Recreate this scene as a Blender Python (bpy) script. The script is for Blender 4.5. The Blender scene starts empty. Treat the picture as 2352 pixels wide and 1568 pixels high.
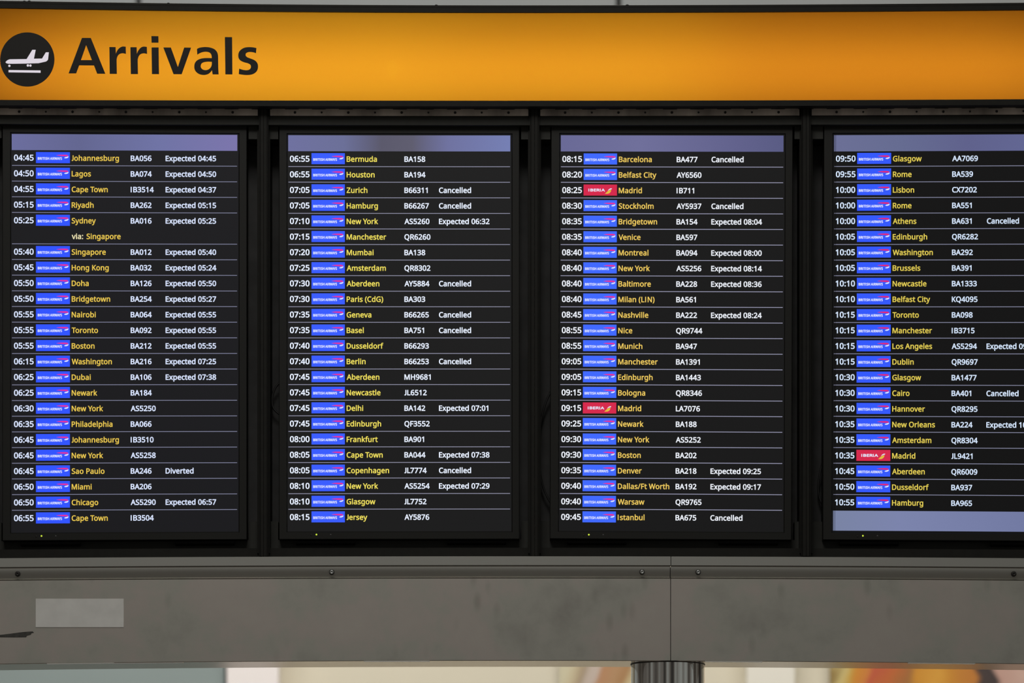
import bpy, bmesh, math, json, random
from mathutils import Vector
from mathutils.geometry import delaunay_2d_cdt

scene = bpy.context.scene
COL = scene.collection

# ------------------------------------------------------------------ camera
# eye height 1.6 m, ten metres from an arrivals board that starts 2.53 m above the floor
EYE = Vector((0.0, -10.0, 1.6))
cam_data = bpy.data.cameras.new('camera')
cam_data.sensor_fit = 'HORIZONTAL'
cam_data.sensor_width = 36.0
cam_data.lens = 36.0 * 10.0 / 2.352
cam_data.shift_y = 1.663 / 2.352
cam_data.clip_end = 200
cam_data.dof.use_dof = True
cam_data.dof.focus_distance = 10.0
cam_data.dof.aperture_fstop = 4.0
cam = bpy.data.objects.new('camera', cam_data)
cam.location = EYE
cam.rotation_euler = (math.radians(90), 0, 0)
COL.objects.link(cam)
scene.camera = cam

# ------------------------------------------------------------------ exposure
scene.view_settings.view_transform = 'Standard'
scene.view_settings.look = 'None'
scene.view_settings.exposure = 0.0
scene.view_settings.gamma = 1.0
scene.view_settings.use_curve_mapping = False
scene.cycles.max_bounces = 6
scene.cycles.sample_clamp_indirect = 4.0
scene.cycles.use_denoising = True

# ------------------------------------------------------------------ world: dim hall, soft upright bands
world = bpy.data.worlds.new('hall_surroundings')
scene.world = world
world.use_nodes = True
wn = world.node_tree.nodes
wl = world.node_tree.links
wn.clear()
wo = wn.new('ShaderNodeOutputWorld')
wb = wn.new('ShaderNodeBackground')
tc = wn.new('ShaderNodeTexCoord')
mp = wn.new('ShaderNodeMapping')
mp.inputs['Scale'].default_value = (1.0, 1.0, 0.12)
nz = wn.new('ShaderNodeTexNoise')
nz.inputs['Scale'].default_value = 3.2
nz.inputs['Detail'].default_value = 1.0
rp = wn.new('ShaderNodeValToRGB')
rp.color_ramp.elements[0].position = 0.38
rp.color_ramp.elements[0].color = (0.030, 0.027, 0.024, 1)
rp.color_ramp.elements[1].position = 0.66
rp.color_ramp.elements[1].color = (0.36, 0.37, 0.35, 1)
e = rp.color_ramp.elements.new(0.5)
e.color = (0.15, 0.135, 0.12, 1)
wl.new(tc.outputs['Generated'], mp.inputs['Vector'])
wl.new(mp.outputs['Vector'], nz.inputs['Vector'])
wl.new(nz.outputs['Fac'], rp.inputs['Fac'])
wl.new(rp.outputs['Color'], wb.inputs['Color'])
wl.new(wb.outputs['Background'], wo.inputs['Surface'])
WORLD_STRENGTH = 0.9
wb.inputs['Strength'].default_value = WORLD_STRENGTH


def area_light(name, loc, target, sx, sy, power, color=(1, 1, 1)):
    d = bpy.data.lights.new(name, 'AREA')
    d.shape = 'RECTANGLE'
    d.size = sx
    d.size_y = sy
    d.energy = power
    d.color = color
    o = bpy.data.objects.new(name, d)
    o.location = loc
    o.rotation_euler = (Vector(target) - Vector(loc)).to_track_quat('-Z', 'Y').to_euler()
    COL.objects.link(o)
    return o


# hall ceiling luminaires in front of the board and over the shop front behind it
area_light('hall_ceiling_light', (-0.7, -4.6, 7.0), (-0.4, 0, 2.4), 2.6, 2.0, 113, (1.0, 0.97, 0.92))
area_light('shop_front_light', (0.3, 3.4, 4.3), (0.3, 6.1, 2.7), 6.5, 0.5, 98, (1.0, 0.97, 0.92))
area_light('upper_wall_light', (-2.2, 3.6, 4.75), (-2.2, 6.4, 5.6), 1.6, 0.4, 14.5, (0.95, 1.0, 1.04))

# ------------------------------------------------------------------ measuring helpers
# the board is measured in millimetres of its own front face: px to the right, py downwards
# BOW: lens pincushion built into the board's shape, growing towards the ends (mm)
BOW_L = [(0, -10.5), (28, -10.5), (232, -1.8), (252, -2.4), (311, -3.2), (765, 0), (1180, 3.0), (1277, 4.4), (1517, 8.0), (1540, 8)]
BOW_R = [(0, -6.0), (28, -6.0), (232, -3.4), (311, -3.2), (765, 0), (1150, 4.4), (1277, 4.4), (1517, 7.6), (1540, 7.6)]


def interp(t, x):
    if x <= t[0][0]:
        return t[0][1]
    for (a, va), (b, vb) in zip(t, t[1:]):
        if x <= b:
            return va + (vb - va) * (x - a) / (b - a)
    return t[-1][1]


def bow(px, py):
    u = (px - 1176.0) / 1176.0
    return interp(BOW_L if u < 0 else BOW_R, py) * u * u


def P(px, py, y=0.0, bowed=True):
    """Point on the plane at depth y (metres behind the board's front) seen at px, py on the front."""
    if bowed:
        py = py + bow(px, py)
    s = (10.0 + y) / 10.0
    return Vector(((px - 1176.0) / 1000.0 * s, y, 1.6 + (2447.0 - py) / 1000.0 * s))


# ------------------------------------------------------------------ materials
def mat(name, color, rough=0.5, metal=0.0, spec=0.5, emit=None, emit_strength=1.0):
    m = bpy.data.materials.new(name)
    m.use_nodes = True
    b = m.node_tree.nodes['Principled BSDF']
    b.inputs['Base Color'].default_value = (*color, 1)
    b.inputs['Roughness'].default_value = rough
    b.inputs['Metallic'].default_value = metal
    b.inputs['Specular IOR Level'].default_value = spec
    if emit:
        b.inputs['Emission Color'].default_value = (*emit, 1)
        b.inputs['Emission Strength'].default_value = emit_strength
    return m


def lin(r, g, b):
    f = lambda c: c / 12.92 if c <= 0.04045 else ((c + 0.055) / 1.055) ** 2.4
    return (f(r / 255), f(g / 255), f(b / 255))


def emission(name, rgb):
    m = bpy.data.materials.new(name)
    m.use_nodes = True
    n = m.node_tree.nodes
    n.clear()
    o = n.new('ShaderNodeOutputMaterial')
    e = n.new('ShaderNodeEmission')
    e.inputs['Color'].default_value = (*lin(*rgb), 1)
    m.node_tree.links.new(e.outputs['Emission'], o.inputs['Surface'])
    return m


def noise_bump(m, scale, strength, color_amt=0.0, stretch=(1, 1, 1), dist=0.002):
    """Fine surface texture and slight tonal wear on a principled material."""
    n = m.node_tree.nodes
    l = m.node_tree.links
    b = n['Principled BSDF']
    t = n.new('ShaderNodeTexCoord')
    mp = n.new('ShaderNodeMapping')
    mp.inputs['Scale'].default_value = stretch
    z = n.new('ShaderNodeTexNoise')
    z.inputs['Scale'].default_value = scale
    z.inputs['Detail'].default_value = 4
    l.new(t.outputs['Object'], mp.inputs['Vector'])
    l.new(mp.outputs['Vector'], z.inputs['Vector'])
    if strength:
        bp = n.new('ShaderNodeBump')
        bp.inputs['Strength'].default_value = strength
        bp.inputs['Distance'].default_value = dist
        l.new(z.outputs['Fac'], bp.inputs['Height'])
        l.new(bp.outputs['Normal'], b.inputs['Normal'])
    if color_amt:
        c = tuple(b.inputs['Base Color'].default_value)
        r = n.new('ShaderNodeValToRGB')
        r.color_ramp.elements[0].position = 0.3
        r.color_ramp.elements[1].position = 0.7
        r.color_ramp.elements[0].color = tuple(v * (1 - color_amt) for v in c[:3]) + (1,)
        r.color_ramp.elements[1].color = tuple(v * (1 + color_amt) for v in c[:3]) + (1,)
        l.new(z.outputs['Fac'], r.inputs['Fac'])
        l.new(r.outputs['Color'], b.inputs['Base Color'])
    return m


M = {}
M['frame'] = noise_bump(mat('black_powder_coat', (0.0098, 0.0096, 0.0078), 0.55, 0, 0.17), 60, 0.05, 0.15)
M['handle'] = mat('black_handle_rubber', (0.004, 0.004, 0.004), 0.7, 0, 0.15)
M['inner'] = noise_bump(mat('black_inner_paint', (0.022, 0.0225, 0.019), 0.6, 0, 0.3), 60, 0, 0.1)
M['recess'] = noise_bump(mat('black_backing_board', (0.07, 0.07, 0.07), 0.7, 0, 0.3), 20, 0, 0.2)
M['bezel'] = noise_bump(mat('monitor_plastic', (0.0095, 0.0096, 0.0082), 0.5, 0, 0.25), 300, 0.05, 0.05)
M['hinge'] = noise_bump(mat('dull_hinge_steel', (0.42, 0.36, 0.315), 0.45, 0.3), 18, 0.05, 0.45, (1, 1, 0.3))
M['screw_dark'] = mat('dark_screw', (0.035, 0.032, 0.03), 0.45, 0.6)
M['screw'] = mat('zinc_screw', (0.42, 0.43, 0.42), 0.32, 0.95)
M['cable'] = mat('black_cable_rubber', (0.03, 0.03, 0.03), 0.45)
M['box_inside'] = mat('white_light_box_lining', (0.40, 0.38, 0.35), 0.8)
M['letter'] = mat('black_vinyl', (0.006, 0.0048, 0.0036), 0.5, 0, 0.25)
M['symbol'] = emission('backlit_white_vinyl', (222, 214, 224))
M['label'] = noise_bump(mat('grey_blanking_label', (0.66, 0.655, 0.63), 0.55, 0.0, 0.3), 30, 0.02, 0.06)
M['tape'] = noise_bump(mat('old_tape_residue', (0.045, 0.043, 0.038), 0.8), 120, 0.4, 0.3)
M['strip'] = mat('pale_glint_strip', (0.75, 0.74, 0.70), 0.25, 0.5)  # pale colour imitates glints on the beam's lower edge
M['led'] = emission('green_power_light', (210, 235, 70))
M['sensor'] = mat('grey_sensor_window', (0.05, 0.05, 0.05), 0.3)


def steel(name, base, rough, stains=True):
    """Brushed stainless sheet with grime and hand smudges."""
    m = mat(name, base, rough, 0.9)
    n = m.node_tree.nodes
    l = m.node_tree.links
    b = n['Principled BSDF']
    t = n.new('ShaderNodeTexCoord')
    mp = n.new('ShaderNodeMapping')
    mp.inputs['Scale'].default_value = (3, 3, 160)
    br = n.new('ShaderNodeTexNoise')
    br.inputs['Scale'].default_value = 3
    br.inputs['Detail'].default_value = 5
    l.new(t.outputs['Object'], mp.inputs['Vector'])
    l.new(mp.outputs['Vector'], br.inputs['Vector'])
    bp = n.new('ShaderNodeBump')
    bp.inputs['Strength'].default_value = 0.07
    bp.inputs['Distance'].default_value = 0.0005
    l.new(br.outputs['Fac'], bp.inputs['Height'])
    l.new(bp.outputs['Normal'], b.inputs['Normal'])
    if stains:
        z = n.new('ShaderNodeTexNoise')
        z.inputs['Scale'].default_value = 5.5
        z.inputs['Detail'].default_value = 6
        z.inputs['Roughness'].default_value = 0.62
        l.new(t.outputs['Object'], z.inputs['Vector'])
        r = n.new('ShaderNodeValToRGB')
        els = r.color_ramp.elements
        els[0].position = 0.28
        els[0].color = tuple(v * 0.75 for v in base) + (1,)
        els[1].position = 0.47
        els[1].color = (base[0] * 0.96, base[1] * 0.985, base[2] * 0.97, 1)
        hi = els.new(0.56)
        hi.color = (base[0] * 1.04, base[1] * 0.99, base[2] * 1.0, 1)
        hi = els.new(0.75)
        hi.color = (base[0] * 1.09, base[1] * 1.07, base[2] * 1.06, 1)
        l.new(z.outputs['Fac'], r.inputs['Fac'])
        # finger marks: small tall smudges
        mv = n.new('ShaderNodeMapping')
        mv.inputs['Scale'].default_value = (26, 26, 11)
        vo = n.new('ShaderNodeTexVoronoi')
        vo.inputs['Scale'].default_value = 1.0
        l.new(t.outputs['Object'], mv.inputs['Vector'])
        l.new(mv.outputs['Vector'], vo.inputs['Vector'])
        vr = n.new('ShaderNodeValToRGB')
        vr.color_ramp.elements[0].position = 0.10
        vr.color_ramp.elements[0].color = (0.82, 0.82, 0.81, 1)
        vr.color_ramp.elements[1].position = 0.30
        vr.color_ramp.elements[1].color = (1, 1, 1, 1)
        l.new(vo.outputs['Distance'], vr.inputs['Fac'])
        # only in some patches
        z2 = n.new('ShaderNodeTexNoise')
        z2.inputs['Scale'].default_value = 3.1
        l.new(t.outputs['Object'], z2.inputs['Vector'])
        r2 = n.new('ShaderNodeValToRGB')
        r2.color_ramp.elements[0].position = 0.52
        r2.color_ramp.elements[1].position = 0.62
        l.new(z2.outputs['Fac'], r2.inputs['Fac'])
        mx = n.new('ShaderNodeMix')
        mx.data_type = 'RGBA'
        mx.blend_type = 'MULTIPLY'
        l.new(r2.outputs['Color'], mx.inputs['Factor'])
        l.new(r.outputs['Color'], mx.inputs['A'])
        l.new(vr.outputs['Color'], mx.inputs['B'])
        l.new(mx.outputs['Result'], b.inputs['Base Color'])
    return m


M['fascia'] = steel('brushed_steel_fascia', (0.475, 0.458, 0.418), 0.42)
M['ledge'] = steel('brushed_steel_ledge', (0.37, 0.37, 0.345), 0.45, False)
M['rail'] = steel('brushed_steel_rail', (0.40, 0.395, 0.365), 0.40, False)
M['soffit'] = steel('brushed_steel_soffit', (0.50, 0.42, 0.34), 0.2, False)
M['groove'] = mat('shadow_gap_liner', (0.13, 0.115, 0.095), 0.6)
M['column'] = mat('polished_steel_column', (0.55, 0.55, 0.53), 0.07, 0.95)

# sign face: orange translucent acrylic lit from inside the box
m = bpy.data.materials.new('orange_translucent_acrylic')
m.use_nodes = True
n = m.node_tree.nodes
n.clear()
o_ = n.new('ShaderNodeOutputMaterial')
tr = n.new('ShaderNodeBsdfTranslucent')
tr.inputs['Color'].default_value = (0.80, 0.34, 0.020, 1)
m.node_tree.links.new(tr.outputs['BSDF'], o_.inputs['Surface'])
M['acrylic'] = m

# ------------------------------------------------------------------ object helpers


def mesh_obj(name, verts, faces, mats, parent=None, mat_idx=None, smooth=False):
    me = bpy.data.meshes.new(name)
    me.from_pydata([tuple(v) for v in verts], [], faces)
    for mm in (mats if isinstance(mats, (list, tuple)) else [mats]):
        me.materials.append(mm)
    if mat_idx:
        me.polygons.foreach_set('material_index', mat_idx)
    if smooth:
        me.polygons.foreach_set('use_smooth', [True] * len(me.polygons))
    me.update()
    o = bpy.data.objects.new(name, me)
    COL.objects.link(o)
    if parent is not None:
        o.parent = parent
        o.location = -parent.location
    return o


def empty(name, loc, label, cat, group=None):
    o = bpy.data.objects.new(name, None)
    o.empty_display_size = 0.05
    o.location = loc
    COL.objects.link(o)
    tag(o, label, cat, group)
    return o


def tag(o, label=None, cat=None, group=None, kind=None):
    if label:
        o['label'] = label
    if cat:
        o['category'] = cat
    if group:
        o['group'] = group
    if kind:
        o['kind'] = kind
    return o


class MB:
    """Collects vertices and faces of one mesh."""

    def __init__(self):
        self.v, self.f, self.mi = [], [], []

    def add(self, v, f, mi=0):
        k = len(self.v)
        self.v += v
        self.f += [tuple(i + k for i in q) for q in f]
        self.mi += [mi] * len(f)
        return self

    def slab(self, px0, py0, px1, py1, y0, y1, mi=0, bowed=True, step=120, T=None, xflat=False):
        """Long box whose front (depth y0) covers px0..px1, py0..py1 and which reaches back to y1."""
        n = max(1, int(abs(px1 - px0) / step)) if bowed else 1
        v = []
        for i in range(n + 1):
            px = px0 + (px1 - px0) * i / n
            for py in (py0, py1):
                q = (px, py)
                if T:
                    q = T(px, py)
                a = P(q[0], q[1], y0, bowed)
                if xflat:
                    a.x = (q[0] - 1176) / 1000
                v += [a, Vector((a.x, y1, a.z))]
        f = []
        for i in range(n):
            a = 4 * i
            b = a + 4
            f += [(a, a + 2, b + 2, b), (a + 1, b + 1, b + 3, a + 3), (a, b, b + 1, a + 1), (a + 2, a + 3, b + 3, b + 2)]
        f += [(0, 1, 3, 2), (4 * n, 4 * n + 2, 4 * n + 3, 4 * n + 1)]
        return self.add(v, f, mi)

    def profile(self, px0, px1, prof, bowed=True, step=120, mi=0):
        """Extrude a closed profile [(py, y)] along px."""
        n = max(1, int((px1 - px0) / step))
        k = len(prof)
        v = []
        for i in range(n + 1):
            px = px0 + (px1 - px0) * i / n
            for (py, y) in prof:
                yb = py + (bow(px, py) if bowed else 0)
                v.append(Vector(((px - 1176) / 1000, y, 1.6 + (2447 - yb) / 1000)))
        f = []
        for i in range(n):
            for j in range(k):
                a = i * k + j
                b = i * k + (j + 1) % k
                f.append((a, b, b + k, a + k))
        f.append(tuple(reversed(range(k))))
        f.append(tuple(n * k + j for j in range(k)))
        return self.add(v, f, mi)

    def box(self, x0, y0, z0, x1, y1, z1, mi=0):
        v = [Vector((x, y, z)) for x in (x0, x1) for y in (y0, y1) for z in (z0, z1)]
        f = [(0, 1, 3, 2), (4, 6, 7, 5), (0, 4, 5, 1), (2, 3, 7, 6), (0, 2, 6, 4), (1, 5, 7, 3)]
        return self.add(v, f, mi)

    def disc_y(self, c, r, y0, y1, n=24, inner=None, mi=0):
        """Short cylinder with its axis along y; c is (x, z)."""
        v = []
        for y in (y0, y1):
            for i in range(n):
                a = 2 * math.pi * i / n
                v.append(Vector((c[0] + r * math.cos(a), y, c[1] + r * math.sin(a))))
        f = [tuple(range(n)), tuple(reversed(range(n, 2 * n)))]
        f += [(i, i + n, (i + 1) % n + n, (i + 1) % n) for i in range(n)]
        return self.add(v, f, mi)

    def lathe_z(self, c, prof, n=64, mi=0):
        """Surface of revolution about the vertical through c=(x, y); prof = [(r, z)]."""
        v = []
        k = len(prof)
        for i in range(n):
            a = 2 * math.pi * i / n
            for (r, z) in prof:
                v.append(Vector((c[0] + r * math.cos(a), c[1] + r * math.sin(a), z)))
        f = []
        for i in range(n):
            for j in range(k - 1):
                a = i * k + j
                b = ((i + 1) % n) * k + j
                f.append((a, b, b + 1, a + 1))
        return self.add(v, f, mi)

    def lathe_y(self, c, prof, n=20, mi=0):
        """Surface of revolution about the y axis through c=(x, z); prof = [(r, y)] from centre to rim."""
        v = []
        k = len(prof)
        for i in range(n):
            a = 2 * math.pi * i / n
            for (r, y) in prof:
                v.append(Vector((c[0] + r * math.cos(a), y, c[1] + r * math.sin(a))))
        f = []
        for i in range(n):
            for j in range(k - 1):
                a = i * k + j
                b = ((i + 1) % n) * k + j
                f.append((a, a + 1, b + 1, b))
        return self.add(v, f, mi)

    def build(self, name, mats, parent=None, smooth=False):
        o = mesh_obj(name, self.v, self.f, mats, parent, self.mi, smooth)
        if parent is not None and parent.parent is not None:
            o.location = -(parent.location + parent.parent.location)
        return o

    def tube(self, pts, r, n=8, mi=0):
        v, f = [], []
        m_ = len(pts)
        for i, p in enumerate(pts):
            d = (pts[min(i + 1, m_ - 1)] - pts[max(i - 1, 0)]).normalized()
            u = d.cross(Vector((0, 1, 0)))
            if u.length < 1e-4:
                u = Vector((1, 0, 0))
            u.normalize()
            w = d.cross(u)
            for j in range(n):
                a = 2 * math.pi * j / n
                v.append(p + r * (math.cos(a) * u + math.sin(a) * w))
        for i in range(m_ - 1):
            for j in range(n):
                a = i * n + j
                b = i * n + (j + 1) % n
                f.append((a, b, b + n, a + n))
        f += [tuple(reversed(range(n))), tuple((m_ - 1) * n + j for j in range(n))]
        return self.add(v, f, mi)


def smooth_poly(pts, rounds=2, limit=42):
    """Round the curved runs of an outline, keeping its real corners."""
    for _ in range(rounds):
        n = len(pts)
        corner = []
        for i in range(n):
            a, b, c = Vector(pts[i - 1]), Vector(pts[i]), Vector(pts[(i + 1) % n])
            u, w = b - a, c - b
            corner.append(u.length < 1e-6 or w.length < 1e-6 or math.degrees(u.angle(w)) > limit)
        out = []
        for i in range(n):
            p0, p1, p2, p3 = (Vector(pts[(i + k) % n]) for k in (-1, 0, 1, 2))
            out.append(tuple(p1))
            if corner[i] and corner[(i + 1) % n]:
                continue
            if corner[i]:
                p0 = p1 - (p2 - p1) * 0.5
            if corner[(i + 1) % n]:
                p3 = p2 + (p2 - p1) * 0.5
            mid = (-p0 + 9 * p1 + 9 * p2 - p3) / 16
            out.append(tuple(mid))
        pts = out
    return pts


def tess(loops, oriented=False):
    """Fill loops (outer and holes) with triangles; returns flat points and faces."""
    pts, edges = [], []
    for lp in loops:
        k = len(pts)
        pts += [Vector((p[0], p[1])) for p in lp]
        edges += [(k + i, k + (i + 1) % len(lp)) for i in range(len(lp))]
    vs, _, fs, _, _, _ = delaunay_2d_cdt(pts, edges, [], 0, 1e-6)

    def wind(x, y):
        w = 0
        for lp in loops:
            for i in range(len(lp)):
                x0, y0 = lp[i - 1][0], lp[i - 1][1]
                x1, y1 = lp[i][0], lp[i][1]
                if (y0 > y) != (y1 > y) and x < x0 + (y - y0) * (x1 - x0) / (y1 - y0):
                    w += 1 if y1 > y0 else -1
        return w

    out = []
    for f in fs:
        w = wind(sum(vs[i].x for i in f) / 3, sum(vs[i].y for i in f) / 3)
        if (w < 0) if oriented else (w % 2):
            out.append(tuple(f))
    return [Vector((v.x, v.y, 0)) for v in vs], out
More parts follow.
